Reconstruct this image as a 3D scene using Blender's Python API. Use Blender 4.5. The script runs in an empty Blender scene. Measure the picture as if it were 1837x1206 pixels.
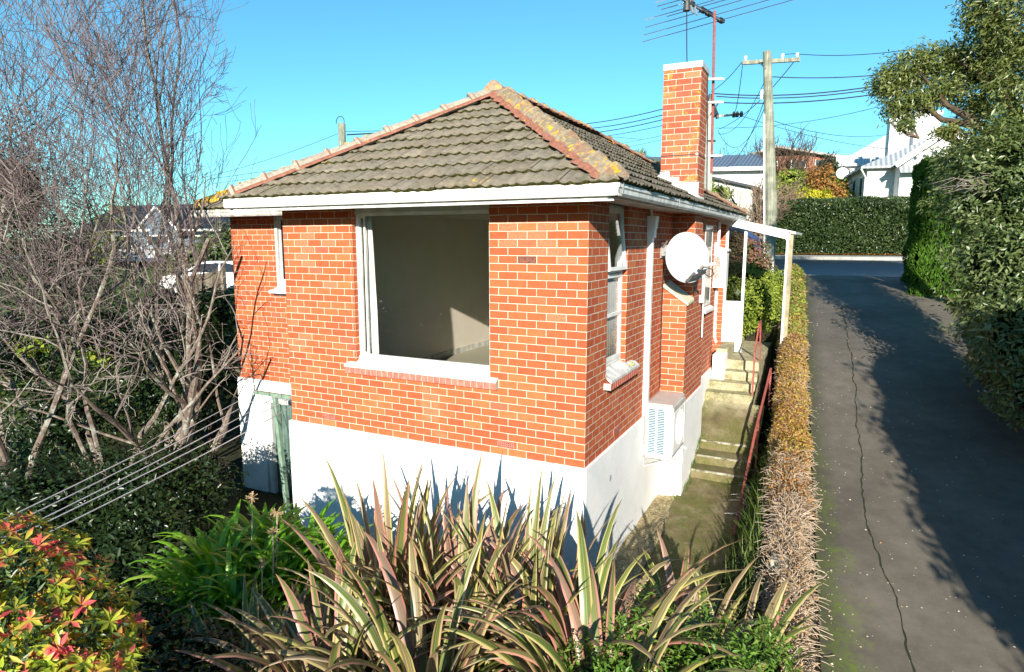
import bpy, math, random
import numpy as np
from mathutils import Vector
rng = np.random.default_rng(7)
random.seed(7)
R = math.radians
scene = bpy.context.scene
COL = scene.collection

# ------------------------------------------------------------------ camera, sky, sun, exposure
CAM = np.array([2.369, -6.532, 2.513]); YAW, PIT = -.465, -.146; F = 1153.3
fw = np.array([math.sin(YAW)*math.cos(PIT), math.cos(YAW)*math.cos(PIT), math.sin(PIT)])
rt = np.array([math.cos(YAW), -math.sin(YAW), 0.0]); up = np.cross(rt, fw)
cd = bpy.data.cameras.new('camera'); cam = bpy.data.objects.new('camera', cd); COL.objects.link(cam)
cd.sensor_width = 36; cd.lens = 36*F/1837; cd.clip_start = .05; cd.clip_end = 3000
cam.location = CAM; cam.rotation_euler = (math.pi/2+PIT, 0, -YAW)
scene.camera = cam
SUN = np.array([.88, -2.74, 1.0]); SUN /= np.linalg.norm(SUN)
elev = math.asin(SUN[2])
w = bpy.data.worlds.new('World'); scene.world = w; w.use_nodes = True
nt = w.node_tree; nt.nodes.clear()
out = nt.nodes.new('ShaderNodeOutputWorld'); bg = nt.nodes.new('ShaderNodeBackground')
sky = nt.nodes.new('ShaderNodeTexSky'); sky.sky_type = 'NISHITA'; sky.sun_disc = False
sky.sun_elevation = elev; sky.sun_rotation = math.atan2(SUN[0], SUN[1]); sky.air_density = 1.0; sky.dust_density = .2; sky.ozone_density = 1.5
tint = nt.nodes.new('ShaderNodeMix'); tint.data_type = 'RGBA'; tint.blend_type = 'MULTIPLY'; tint.inputs[0].default_value = 1
tint.inputs[7].default_value = (.48, 1.06, 1.22, 1)
nt.links.new(sky.outputs[0], tint.inputs[6]); nt.links.new(tint.outputs[2], bg.inputs[0])
bg.inputs[1].default_value = .078; nt.links.new(bg.outputs[0], out.inputs[0])
sd = bpy.data.lights.new('sun', 'SUN'); so = bpy.data.objects.new('sun', sd); COL.objects.link(so)
sd.energy = 4.9; sd.angle = R(.5); sd.color = (1, .93, .82)
so.rotation_euler = Vector(SUN).to_track_quat('Z', 'Y').to_euler()
vs = scene.view_settings; vs.view_transform = 'Standard'; vs.look = 'None'; vs.exposure = 1.1; vs.gamma = 1; vs.use_curve_mapping = False
scene.render.engine = 'CYCLES'
scene.cycles.max_bounces = 6; scene.cycles.transparent_max_bounces = 12

# ------------------------------------------------------------------ helpers
def at(x, y, d):
    return CAM + d*(fw + rt*(x-918.5)/F + up*(603-y)/F)
def ax(x, y, i, v):
    r = fw + rt*(x-918.5)/F + up*(603-y)/F
    return CAM + r*(v-CAM[i])/r[i]
def unit(v):
    v = np.asarray(v, float); return v/(np.linalg.norm(v)+1e-12)

def N(nt, t, **k):
    n = nt.nodes.new(t)
    for a, b in k.items():
        if a.startswith('i_'): n.inputs[int(a[2:])].default_value = b
        else: setattr(n, a, b)
    return n
def ramp(nt, fac, stops, interp='LINEAR'):
    r = nt.nodes.new('ShaderNodeValToRGB'); r.color_ramp.interpolation = interp
    e = r.color_ramp.elements
    while len(e) > 1: e.remove(e[-1])
    for i, (p, c) in enumerate(stops):
        q = e[0] if i == 0 else e.new(p)
        q.position = p; q.color = (*c, 1) if len(c) == 3 else c
    nt.links.new(fac, r.inputs[0]); return r.outputs[0]
def noise(nt, scale, detail=4, rough=.6, vec=None, dist=0):
    n = N(nt, 'ShaderNodeTexNoise'); n.inputs['Scale'].default_value = scale; n.inputs['Detail'].default_value = detail
    n.inputs['Roughness'].default_value = rough; n.inputs['Distortion'].default_value = dist
    if vec is None:
        vec = obj_co(nt)
    nt.links.new(vec, n.inputs['Vector']); return n.outputs[0]
def obj_co(nt):
    g = nt.nodes.new('ShaderNodeNewGeometry'); return g.outputs['Position']
def mix(nt, a, b, fac, mode='MIX'):
    m = N(nt, 'ShaderNodeMix', data_type='RGBA', blend_type=mode)
    for s, v in ((0, fac), (6, a), (7, b)):
        if isinstance(v, (int, float)): m.inputs[s].default_value = v
        elif isinstance(v, tuple): m.inputs[s].default_value = (*v, 1) if len(v) == 3 else v
        else: nt.links.new(v, m.inputs[s])
    return m.outputs[2]
def mapr(nt, v, a, b, c=0, d=1):
    m = N(nt, 'ShaderNodeMapRange'); nt.links.new(v, m.inputs[0])
    for i, q in enumerate((a, b, c, d)): m.inputs[i+1].default_value = q
    return m.outputs[0]
def math_(nt, op, a, b=0.0):
    m = N(nt, 'ShaderNodeMath', operation=op)
    for s, v in ((0, a), (1, b)):
        if isinstance(v, (int, float)): m.inputs[s].default_value = v
        else: nt.links.new(v, m.inputs[s])
    return m.outputs[0]
def bump(nt, h, dist, strength=1, prev=None):
    b = N(nt, 'ShaderNodeBump'); b.inputs['Distance'].default_value = dist; b.inputs['Strength'].default_value = strength
    nt.links.new(h, b.inputs['Height'])
    if prev is not None: nt.links.new(prev, b.inputs['Normal'])
    return b.outputs[0]
MATS = {}
def newmat(name):
    m = bpy.data.materials.new(name); m.use_nodes = True; n = m.node_tree
    p = n.nodes['Principled BSDF']; MATS[name] = m
    return m, n, p
def setcol(n, p, c, rough=.8, spec=.3, metal=0, nrm=None):
    if isinstance(c, tuple): p.inputs['Base Color'].default_value = (*c, 1)
    else: n.links.new(c, p.inputs['Base Color'])
    if isinstance(rough, (int, float)): p.inputs['Roughness'].default_value = rough
    else: n.links.new(rough, p.inputs['Roughness'])
    p.inputs['Specular IOR Level'].default_value = spec; p.inputs['Metallic'].default_value = metal
    if nrm is not None: n.links.new(nrm, p.inputs['Normal'])
def simple(name, a, b=None, scale=6, rough=.7, spec=.3, metal=0, bmp=.002, streak=None, bscale=None):
    m, n, p = newmat(name)
    b = b or tuple(x*.8 for x in a)
    f = noise(n, scale, 5)
    c = ramp(n, f, [(.35, b), (.62, a)])
    if streak:
        mp = N(n, 'ShaderNodeMapping'); mp.inputs['Scale'].default_value = streak
        n.links.new(obj_co(n), mp.inputs[0]); f2 = noise(n, 1, 4, .6, mp.outputs[0])
        c = mix(n, c, ramp(n, f2, [(.3, tuple(x*.55 for x in b)), (.6, (1, 1, 1))]), .6, 'MULTIPLY')
    nr = bump(n, noise(n, bscale or scale*8, 4), bmp) if bmp else None
    setcol(n, p, c, rough, spec, metal, nr); return m

# --- brick
def brickmat(name, cols, lichen=0, mort=(.66, .585, .46)):
    m, n, p = newmat(name)
    uv = N(n, 'ShaderNodeUVMap').outputs[0]
    nz = N(n, 'ShaderNodeTexNoise'); nz.inputs['Scale'].default_value = 9; n.links.new(uv, nz.inputs['Vector'])
    off = N(n, 'ShaderNodeVectorMath', operation='SCALE'); off.inputs['Scale'].default_value = .004
    sub = N(n, 'ShaderNodeVectorMath', operation='SUBTRACT'); sub.inputs[1].default_value = (.5, .5, .5)
    n.links.new(nz.outputs['Color'], sub.inputs[0]); n.links.new(sub.outputs[0], off.inputs[0])
    add = N(n, 'ShaderNodeVectorMath', operation='ADD'); n.links.new(uv, add.inputs[0]); n.links.new(off.outputs[0], add.inputs[1])
    b = N(n, 'ShaderNodeTexBrick'); n.links.new(add.outputs[0], b.inputs['Vector'])
    b.inputs['Color1'].default_value = (0, 0, 0, 1); b.inputs['Color2'].default_value = (1, 1, 1, 1); b.inputs['Mortar'].default_value = (.5, .5, .5, 1)
    b.inputs['Scale'].default_value = 1; b.inputs['Mortar Size'].default_value = .0052; b.inputs['Mortar Smooth'].default_value = .25
    b.inputs['Brick Width'].default_value = .24; b.inputs['Row Height'].default_value = .0906; b.offset = .5
    c = ramp(n, b.outputs['Color'], cols)
    g = noise(n, 14, 6, .7); c = mix(n, c, ramp(n, g, [(.3, (.72, .66, .62)), (.55, (1, 1, 1)), (.8, (1.1, 1.1, 1.08))]), .6, 'MULTIPLY')
    g1 = noise(n, 90, 3, .7); c = mix(n, c, ramp(n, g1, [(.32, (.7, .66, .62)), (.5, (1, 1, 1))]), .5, 'MULTIPLY')
    # scuffed, whitened bricks in loose groups
    g2 = noise(n, 1.3, 2); g3 = noise(n, 60, 4, .7)
    sc = math_(n, 'MULTIPLY', mapr(n, g2, .6, .68), mapr(n, g3, .42, .62))
    sc = math_(n, 'MULTIPLY', sc, mapr(n, b.outputs['Color'], .55, .6))
    c = mix(n, c, (.5, .30, .19), math_(n, 'MULTIPLY', sc, .4))
    if lichen:
        l = math_(n, 'MULTIPLY', mapr(n, noise(n, 3.3, 3), .5, .6), mapr(n, noise(n, 26, 5, .7), .5, .56))
        c = mix(n, c, (.62, .34, .03), math_(n, 'MULTIPLY', l, lichen))
    mc = mix(n, mort, tuple(x*.6 for x in mort), mapr(n, noise(n, 5, 5), .4, .75))
    c = mix(n, c, mc, b.outputs['Fac'])
    h = math_(n, 'SUBTRACT', math_(n, 'MULTIPLY', g3, .12), b.outputs['Fac'])
    setcol(n, p, c, .85, .25, 0, bump(n, h, .006)); return m
brickmat('brick', [(0, (.40, .082, .032)), (.3, (.43, .094, .035)), (.6, (.455, .108, .039)), (.85, (.47, .125, .046)), (.95, (.50, .145, .052)), (1, (.38, .10, .058))])
brickmat('brick_chimney', [(0, (.37, .072, .04)), (.3, (.42, .088, .044)), (.65, (.44, .10, .048)), (.88, (.50, .17, .07)), (1, (.28, .07, .045))], .6)
MATS['sill_brick'] = simple('sill_brick', (.48, .17, .12), (.38, .1, .07), 14)

# --- white rendered plinth
def plinth():
    m, n, p = newmat('plinth_white')
    c = ramp(n, noise(n, 1.1, 5, .7), [(.3, (.70, .71, .70)), (.6, (.82, .82, .80))])
    sp = N(n, 'ShaderNodeSeparateXYZ'); n.links.new(obj_co(n), sp.inputs[0])
    low = mapr(n, sp.outputs[2], -2.25, -1.35, 1, 0)
    dirt = math_(n, 'MULTIPLY', mapr(n, noise(n, 3.5, 8, .75), .5, .72), low)
    c = mix(n, c, (.20, .21, .16), math_(n, 'MULTIPLY', dirt, .8))
    spk = mapr(n, noise(n, 2.2, 9, .8), .68, .74)
    c = mix(n, c, (.40, .40, .38), math_(n, 'MULTIPLY', spk, .55))
    h = math_(n, 'ADD', math_(n, 'MULTIPLY', noise(n, 8, 3), .6), noise(n, 55, 5, .7))
    setcol(n, p, c, .75, .25, 0, bump(n, h, .006)); return m
plinth()
simple('white_paint', (.78, .78, .75), (.60, .60, .56), 4, .45, .4, bmp=0)
simple('white_dirty', (.74, .74, .71), (.50, .51, .48), 5, .55, .3, bmp=0, streak=(9, 9, .7))
simple('weather_white', (.66, .66, .62), (.36, .33, .28), 9, .7, .2, streak=(14, 3, 1))
simple('soffit_board', (.50, .46, .42), (.34, .29, .25), 5, .7, .2)
simple('interior_plaster', (.74, .69, .61), (.70, .65, .565), 2, .8, .1, bmp=.0005)
simple('carpet', (.42, .41, .33), (.36, .35, .28), 30, .95, .05)
simple('curtain_cloth', (.78, .78, .76), (.70, .70, .68), 3, .9, .1)
simple('sandstone', (.68, .62, .46), (.52, .46, .30), 20, .85, .1, bmp=.004)
simple('green_paint', (.20, .30, .22), (.13, .2, .15), 8, .5, .3)
simple('green_door_paint', (.12, .20, .17), (.08, .13, .11), 5, .6, .3, streak=(22, 22, .6))
simple('core_green', (.010, .018, .006), (.006, .010, .004), 8, .95, 0, bmp=0)  # near-black green for solid cores, stands in for shade deep in foliage
barkmat('bark_pale', (.17, .13, .10), (.34, .285, .23), (.36, .37, .30)) if 0 else None
simple('wire_white', (.75, .75, .75), rough=.5, bmp=0)
simple('rail_red', (.30, .085, .065), (.20, .05, .04), 25, .6, .3)
simple('dark_metal', (.05, .05, .055), (.03, .03, .03), 20, .5, .4)
simple('black_cable', (.02, .02, .02), rough=.6, bmp=0)
simple('galvanised', (.42, .43, .43), (.3, .3, .3), 20, .4, .5, .6, bmp=0)
simple('aluminium', (.62, .62, .62), (.5, .5, .5), 20, .35, .5, .7, bmp=0)
simple('dish_grey', (.40, .43, .42), (.35, .38, .37), 3, .45, .4, bmp=0)
simple('ac_casing', (.80, .80, .76), (.74, .74, .70), 3, .4, .4, bmp=0)
simple('ac_grey', (.45, .43, .40), (.38, .36, .34), 6, .5, .4, bmp=0)
simple('ac_top_beige', (.52, .45, .40), (.46, .39, .35), 6, .6, .3, bmp=0)
simple('ac_coil', (.008, .10, .16), (.005, .07, .12), 30, .4, .5, bmp=0)
simple('meter_print', (.55, .48, .42), (.10, .07, .055), 38, .8, .1, bmp=0)
simple('pole_wood', (.34, .34, .26), (.19, .20, .15), 3, .85, .1, bmp=.006, streak=(26, 26, .8))
simple('pole_concrete', (.42, .42, .36), (.30, .30, .25), 6, .85, .1, bmp=.004)
simple('post_timber', (.42, .37, .25), (.28, .24, .16), 5, .8, .1, streak=(20, 20, .8))
simple('insulator', (.75, .72, .70), rough=.3, bmp=0)
simple('power_cable', (.035, .03, .045), rough=.6, bmp=0)
simple('fence_timber', (.24, .20, .15), (.15, .12, .09), 3, .85, .1, streak=(12, 12, .6))
simple('lead_flashing', (.50, .51, .50), (.36, .37, .36), 8, .5, .4, bmp=.002)

def glass(name, tintc=(.92, .95, .93), refl=.9):
    m = bpy.data.materials.new(name); m.use_nodes = True; n = m.node_tree; n.nodes.clear(); MATS[name] = m
    o = N(n, 'ShaderNodeOutputMaterial'); t = N(n, 'ShaderNodeBsdfTransparent'); t.inputs[0].default_value = (*tintc, 1)
    g = N(n, 'ShaderNodeBsdfGlossy'); g.inputs['Roughness'].default_value = .02; g.inputs[0].default_value = (refl, refl, refl, 1)
    f = N(n, 'ShaderNodeFresnel'); n.links.new(mapr(n, N(n, 'ShaderNodeNewGeometry').outputs['Backfacing'], 0, 1, 1.5, 1/1.5), f.inputs[0]); mx = N(n, 'ShaderNodeMixShader')
    d = N(n, 'ShaderNodeBsdfDiffuse'); d.inputs[0].default_value = (.5, .5, .48, 1)
    dust = mapr(n, noise(n, 35, 6, .75), .62, .9, 0, .04); m2 = N(n, 'ShaderNodeMixShader')
    n.links.new(f.outputs[0], mx.inputs[0]); n.links.new(t.outputs[0], mx.inputs[1]); n.links.new(g.outputs[0], mx.inputs[2])
    n.links.new(dust, m2.inputs[0]); n.links.new(mx.outputs[0], m2.inputs[1]); n.links.new(d.outputs[0], m2.inputs[2])
    n.links.new(m2.outputs[0], o.inputs[0])
glass('window_glass', (.96, .955, .94)); glass('tinted_glass', (.62, .66, .64)); glass('dark_glass', (.25, .27, .28))
m, n, p = newmat('car_glass'); setcol(n, p, (.02, .025, .03), .06, .6)

def rooftile():
    m, n, p = newmat('roof_tile')
    g = N(n, 'ShaderNodeNewGeometry'); ri = g.outputs['Random Per Island']
    base = ramp(n, ri, [(0, (.165, .14, .105)), (.4, (.185, .158, .12)), (.7, (.165, .145, .115)), (1, (.21, .18, .14))])
    c = mix(n, base, ramp(n, noise(n, 7, 8, .75), [(.28, (.38, .36, .33)), (.5, (1, 1, 1)), (.72, (1.5, 1.45, 1.35))]), .85, 'MULTIPLY')
    sp = mapr(n, noise(n, 70, 4, .8), .56, .7); c = mix(n, c, (.36, .34, .30), math_(n, 'MULTIPLY', sp, .5))
    ms = math_(n, 'MULTIPLY', mapr(n, noise(n, 1.6, 3), .48, .66), mapr(n, noise(n, 18, 6, .75), .48, .6))
    c = mix(n, c, (.10, .10, .035), math_(n, 'MULTIPLY', ms, .5))
    li = math_(n, 'MULTIPLY', mapr(n, noise(n, .9, 3), .62, .72), mapr(n, noise(n, 22, 5, .7), .56, .6))
    c = mix(n, c, (.55, .36, .04), li)
    h = noise(n, 45, 6, .75); setcol(n, p, c, .92, .1, 0, bump(n, h, .012)); return m
rooftile()
m, n, p = newmat('tile_edge_moss_shade'); c = ramp(n, noise(n, 26, 6, .7), [(.35, (.018, .016, .009)), (.52, (.05, .05, .016)), (.66, (.11, .115, .03)), (.8, (.16, .14, .10))]); setcol(n, p, c, .95, .05, 0, bump(n, noise(n, 60, 4), .01))  # mossy tile edges, with the shadow gap under each course painted in dark
def ridgemat(name, lich, a=(.27, .245, .20), red=.55):
    m, n, p = newmat(name)
    g = N(n, 'ShaderNodeNewGeometry'); ri = g.outputs['Random Per Island']
    c = mix(n, a, tuple(x*1.35 for x in a), ri)
    c = mix(n, c, ramp(n, noise(n, 16, 8, .75), [(.3, (.5, .47, .42)), (.52, (1, 1, 1)), (.7, (1.3, 1.25, 1.15))]), .9, 'MULTIPLY')
    rd = mapr(n, noise(n, 4.5, 6, .7), .5, .62); c = mix(n, c, (.36, .13, .075), math_(n, 'MULTIPLY', rd, red))
    li = mapr(n, noise(n, 13, 6, .7), lich, lich+.05); c = mix(n, c, (.66, .37, .035), li)
    setcol(n, p, c, .92, .1, 0, bump(n, noise(n, 38, 6, .75), .012)); return m
ridgemat('ridge_tile', .555, (.24, .205, .15), .4); ridgemat('ridge_lichen', .46, (.12, .11, .08)); ridgemat('ridge_clean', .66, (.30, .275, .22), .2)
m, n, p = newmat('red_mortar'); c = ramp(n, noise(n, 20, 6, .7), [(.3, (.15, .07, .048)), (.5, (.28, .12, .08)), (.7, (.38, .17, .12))])
c = mix(n, c, (.60, .33, .04), mapr(n, noise(n, 12, 5, .7), .64, .68)); setcol(n, p, c, .9, .1, 0, bump(n, noise(n, 50, 5), .01))

def groundmat():
    m, n, p = newmat('garden_soil')
    c = ramp(n, noise(n, 3, 8, .75), [(.3, (.025, .022, .014)), (.5, (.05, .045, .025)), (.62, (.045, .06, .02)), (.8, (.07, .085, .03))])
    far = N(n, 'ShaderNodeSeparateXYZ'); n.links.new(obj_co(n), far.inputs[0])
    dist = N(n, 'ShaderNodeVectorMath', operation='LENGTH'); n.links.new(obj_co(n), dist.inputs[0])
    gr = ramp(n, noise(n, .6, 8, .7), [(.3, (.05, .085, .02)), (.6, (.10, .15, .03)), (.8, (.15, .17, .06))])
    c = mix(n, c, gr, mapr(n, dist.outputs['Value'], 12, 18)); setcol(n, p, c, .95, .1, 0, bump(n, noise(n, 25, 6, .7), .03))
groundmat()
def asphalt():
    m, n, p = newmat('asphalt_drive')
    s = N(n, 'ShaderNodeSeparateXYZ'); n.links.new(obj_co(n), s.inputs[0])
    c = ramp(n, noise(n, .55, 6, .65), [(.3, (.086, .074, .058)), (.55, (.132, .116, .093)), (.75, (.172, .152, .123))])
    c = mix(n, c, ramp(n, noise(n, 260, 3, .8), [(.3, (.5, .5, .5)), (.5, (1, 1, 1)), (.72, (1.7, 1.65, 1.55))]), .8, 'MULTIPLY')
    c = mix(n, c, ramp(n, noise(n, 5, 8, .7), [(.3, (.72, .72, .7)), (.6, (1.08, 1.07, 1.05))]), .8, 'MULTIPLY')
    # moss along the left edge; edge x = 2.49-.061*y
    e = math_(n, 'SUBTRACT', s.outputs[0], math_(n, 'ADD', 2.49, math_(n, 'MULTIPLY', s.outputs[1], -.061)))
    near = mapr(n, s.outputs[1], -2, 5, .80, .25)
    lim = math_(n, 'MULTIPLY', near, mapr(n, noise(n, 2.2, 6, .7), .3, .75, .1, 1))
    mk = math_(n, 'MULTIPLY', mapr(n, math_(n, 'SUBTRACT', lim, e), 0, .25), mapr(n, noise(n, 20, 7, .75), .4, .58))
    c = mix(n, c, (.12, .175, .018), mk)
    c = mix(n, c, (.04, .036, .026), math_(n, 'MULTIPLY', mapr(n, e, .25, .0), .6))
    setcol(n, p, c, mapr(n, noise(n, 1.2, 4), .3, .7, .55, .8), .35, 0, bump(n, noise(n, 220, 4, .8), .004))
asphalt()
m, n, p = newmat('road_asphalt'); c = ramp(n, noise(n, 2, 8, .7), [(.3, (.055, .065, .085)), (.7, (.085, .10, .13))]); setcol(n, p, c, .45, .45, 0, bump(n, noise(n, 150, 3), .003))
m, n, p = newmat('crack_dark'); setcol(n, p, (.035, .04, .02), .95, .05)
def pathmat():
    m, n, p = newmat('mossy_concrete')
    s = N(n, 'ShaderNodeSeparateXYZ'); n.links.new(obj_co(n), s.inputs[0])
    up_ = mapr(n, s.outputs[1], 5.5, 6.1)
    a = ramp(n, noise(n, 2.5, 8, .72), [(.3, (.095, .075, .038)), (.5, (.17, .138, .075)), (.7, (.27, .225, .135))])
    b = ramp(n, noise(n, 5, 7, .72), [(.32, (.18, .14, .075)), (.5, (.42, .38, .25)), (.75, (.52, .48, .34))])
    c = mix(n, a, b, up_)
    ms = math_(n, 'MULTIPLY', mapr(n, noise(n, 1.7, 5, .7), .42, .56), mapr(n, noise(n, 24, 6, .75), .4, .58))
    c = mix(n, c, (.09, .11, .018), math_(n, 'MULTIPLY', ms, mapr(n, s.outputs[1], 5.6, 6.6, .9, .25)))
    c = mix(n, c, ramp(n, noise(n, 110, 3, .8), [(.35, (.6, .6, .6)), (.55, (1.1, 1.1, 1.05))]), .7, 'MULTIPLY')
    setcol(n, p, c, .9, .15, 0, bump(n, noise(n, 60, 6, .8), .008))
pathmat()
m, n, p = newmat('step_edge'); c = ramp(n, noise(n, 9, 7, .75), [(.42, (.10, .09, .045)), (.56, (.33, .31, .24)), (.7, (.42, .40, .33))]); setcol(n, p, c, .9, .1, 0, bump(n, noise(n, 60, 5), .006))
m, n, p = newmat('gravel'); v = N(n, 'ShaderNodeTexVoronoi'); v.inputs['Scale'].default_value = 55; n.links.new(obj_co(n), v.inputs['Vector'])
c = ramp(n, N(n, 'ShaderNodeSeparateColor').outputs[0], [(0, (.2, .15, .07)), (1, (.5, .42, .25))]); sc_ = [x for x in n.nodes if x.type == 'SEPARATE_COLOR'][0]; n.links.new(v.outputs['Color'], sc_.inputs[0])
c = mix(n, c, (.12, .09, .04), mapr(n, noise(n, 4, 5), .55, .75)); setcol(n, p, c, .9, .15, 0, bump(n, v.outputs['Distance'], .02, .8))

def barkmat(name, a, b, li=None):
    m, n, p = newmat(name)
    mp = N(n, 'ShaderNodeMapping'); mp.inputs['Scale'].default_value = (14, 14, 3); n.links.new(obj_co(n), mp.inputs[0])
    c = ramp(n, noise(n, 1, 6, .7, mp.outputs[0]), [(.3, a), (.65, b)])
    if li: c = mix(n, c, li, mapr(n, noise(n, 6, 6, .75), .5, .62))
    setcol(n, p, c, .9, .1, 0, bump(n, noise(n, 60, 5), .006))
barkmat('bark_bare', (.085, .062, .05), (.20, .155, .125), (.30, .30, .25))
barkmat('bark_pale', (.14, .115, .10), (.31, .27, .235))
barkmat('bark_twig', (.075, .052, .055), (.19, .145, .135))
barkmat('bark_dark', (.05, .035, .025), (.11, .08, .055))
barkmat('bark_brown', (.12, .085, .06), (.24, .17, .12))
barkmat('dead_twig', (.34, .25, .17), (.58, .47, .36))
def leafmat(name, stops, trans=.35, rough=.45, spec=.4, interp='LINEAR', scale=1.2, nw=.3):
    m = bpy.data.materials.new(name); m.use_nodes = True; n = m.node_tree; MATS[name] = m
    p = n.nodes['Principled BSDF']; o = n.nodes['Material Output']
    g = N(n, 'ShaderNodeNewGeometry'); ri = g.outputs['Random Per Island']
    f = math_(n, 'ADD', math_(n, 'MULTIPLY', ri, 1-nw), math_(n, 'MULTIPLY', mapr(n, noise(n, scale, 3 if nw < .5 else 1), .3, .7), nw))
    c = ramp(n, f, stops, interp)
    setcol(n, p, c, rough, spec)
    t = N(n, 'ShaderNodeBsdfTranslucent'); n.links.new(mix(n, c, (1.25, 1.25, .55), 1.0, 'MULTIPLY'), t.inputs[0])
    ms = N(n, 'ShaderNodeMixShader'); ms.inputs[0].default_value = trans
    n.links.new(p.outputs[0], ms.inputs[1]); n.links.new(t.outputs[0], ms.inputs[2]); n.links.new(ms.outputs[0], o.inputs[0])
    return m
leafmat('leaf_tree', [(0, (.055, .085, .018)), (.35, (.10, .135, .03)), (.7, (.17, .195, .05)), (.95, (.25, .25, .08)), (1, (.30, .16, .06))], .25, .35, .5)
leafmat('leaf_conifer', [(0, (.035, .09, .008)), (.6, (.065, .15, .012)), (1, (.115, .215, .028))], .2, .6, .2)
leafmat('leaf_hedge', [(0, (.018, .038, .012)), (.5, (.035, .065, .018)), (.85, (.07, .10, .03)), (1, (.16, .18, .07))], .15, .35, .5)
leafmat('leaf_dark', [(0, (.009, .022, .006)), (.6, (.020, .042, .010)), (.9, (.042, .07, .016)), (1, (.13, .11, .025))], .2, .35, .45)
leafmat('leaf_shrub', [(0, (.05, .085, .025)), (.4, (.095, .14, .04)), (.75, (.17, .21, .075)), (1, (.34, .34, .17))], .3, .35, .5)
leafmat('leaf_autumn', [(0, (.14, .14, .03)), (.2, (.34, .26, .05)), (.45, (.52, .40, .07)), (.62, (.48, .25, .10)), (.8, (.38, .20, .12)), (1, (.50, .32, .22))], .3, .6, .2)
leafmat('leaf_twiggy', [(0, (.18, .11, .06)), (.5, (.30, .19, .10)), (.8, (.42, .27, .13)), (1, (.50, .38, .2))], .2, .7, .15)
leafmat('leaf_pieris_new', [(0, (.70, .06, .08)), (.25, (.72, .13, .12)), (.33, (.68, .30, .11)), (.42, (.60, .46, .07)), (.62, (.44, .50, .05)), (1, (.22, .38, .04))], .4, .35, .4, 'LINEAR', 7.5, .72)
leafmat('leaf_pieris_old', [(0, (.03, .06, .02)), (.6, (.06, .11, .03)), (1, (.12, .19, .04))], .25, .35, .5)
leafmat('leaf_agapanthus', [(0, (.075, .21, .014)), (.5, (.15, .36, .022)), (.9, (.28, .50, .04)), (1, (.42, .52, .08))], .4, .35, .45)
leafmat('leaf_cover', [(0, (.06, .13, .015)), (.5, (.12, .24, .03)), (1, (.26, .36, .07))], .35, .4, .4)
leafmat('leaf_red', [(0, (.07, .09, .03)), (.45, (.15, .15, .05)), (.6, (.24, .08, .07)), (1, (.36, .16, .15))], .3, .5, .3)
leafmat('leaf_lime', [(0, (.10, .17, .02)), (.5, (.22, .30, .04)), (1, (.42, .42, .06))], .3, .5, .3)
leafmat('leaf_yellow', [(0, (.20, .24, .02)), (.5, (.50, .46, .03)), (1, (.62, .54, .05))], .3, .5, .3)
leafmat('leaf_orange', [(0, (.13, .12, .03)), (.5, (.32, .14, .04)), (1, (.42, .22, .06))], .3, .5, .3)
leafmat('petal', [(0, (.60, .55, .38)), (.6, (.75, .70, .52)), (.95, (.6, .3, .1)), (1, (.5, .2, .1))], .1, .6, .2)
leafmat('grass_blade', [(0, (.05, .09, .015)), (.6, (.11, .17, .03)), (1, (.28, .28, .12))], .3, .5, .3)
leafmat('seedhead', [(0, (.35, .22, .12)), (1, (.6, .46, .26))], .2, .7, .2)
def flaxmat():
    m = bpy.data.materials.new('leaf_flax'); m.use_nodes = True; n = m.node_tree; MATS['leaf_flax'] = m
    p = n.nodes['Principled BSDF']; o = n.nodes['Material Output']
    uv = N(n, 'ShaderNodeUVMap').outputs[0]; s = N(n, 'ShaderNodeSeparateXYZ'); n.links.new(uv, s.inputs[0])
    u = math_(n, 'ABSOLUTE', math_(n, 'SUBTRACT', s.outputs[0], .5))
    ri = N(n, 'ShaderNodeNewGeometry').outputs['Random Per Island']
    r2 = math_(n, 'FRACT', math_(n, 'MULTIPLY', ri, 7.31)); r3 = math_(n, 'FRACT', math_(n, 'MULTIPLY', ri, 31.7))
    mid = ramp(n, ri, [(0, (.075, .125, .022)), (.5, (.13, .18, .04)), (.66, (.17, .155, .06)), (.8, (.26, .18, .12)), (.9, (.15, .10, .07)), (1, (.36, .30, .18))])
    st = ramp(n, r2, [(0, (.50, .44, .12)), (.35, (.52, .42, .20)), (.5, (.52, .25, .18)), (.85, (.50, .20, .17)), (1, (.58, .50, .32))])
    wv = N(n, 'ShaderNodeTexNoise', noise_dimensions='1D'); wv.inputs['Scale'].default_value = 13; wv.inputs['Detail'].default_value = 3
    n.links.new(math_(n, 'ADD', s.outputs[0], math_(n, 'MULTIPLY', ri, 50)), wv.inputs['W'])
    strp = mapr(n, wv.outputs[0], .55, .64, 0, .6)
    edge = mapr(n, math_(n, 'ADD', u, math_(n, 'MULTIPLY', r3, .06)), .30, .38)
    f = math_(n, 'MAXIMUM', edge, strp)
    c = mix(n, mid, st, f)
    # fine fibre streaks and small brown marks
    mp = N(n, 'ShaderNodeMapping'); mp.inputs['Scale'].default_value = (60, 1.2, 1); n.links.new(uv, mp.inputs[0])
    c = mix(n, c, ramp(n, noise(n, 1, 4, .6, mp.outputs[0]), [(.3, (.72, .72, .70)), (.6, (1.1, 1.1, 1.1))]), .7, 'MULTIPLY')
    c = mix(n, c, (.12, .06, .03), mapr(n, noise(n, 16, 6, .8), .68, .74))
    tip = mapr(n, s.outputs[1], .88, 1.0, 0, .6); c = mix(n, c, (.28, .14, .08), tip)
    setcol(n, p, c, .38, .45)
    t = N(n, 'ShaderNodeBsdfTranslucent'); n.links.new(c, t.inputs[0]); ms = N(n, 'ShaderNodeMixShader'); ms.inputs[0].default_value = .22
    n.links.new(p.outputs[0], ms.inputs[1]); n.links.new(t.outputs[0], ms.inputs[2]); n.links.new(ms.outputs[0], o.inputs[0])
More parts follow.
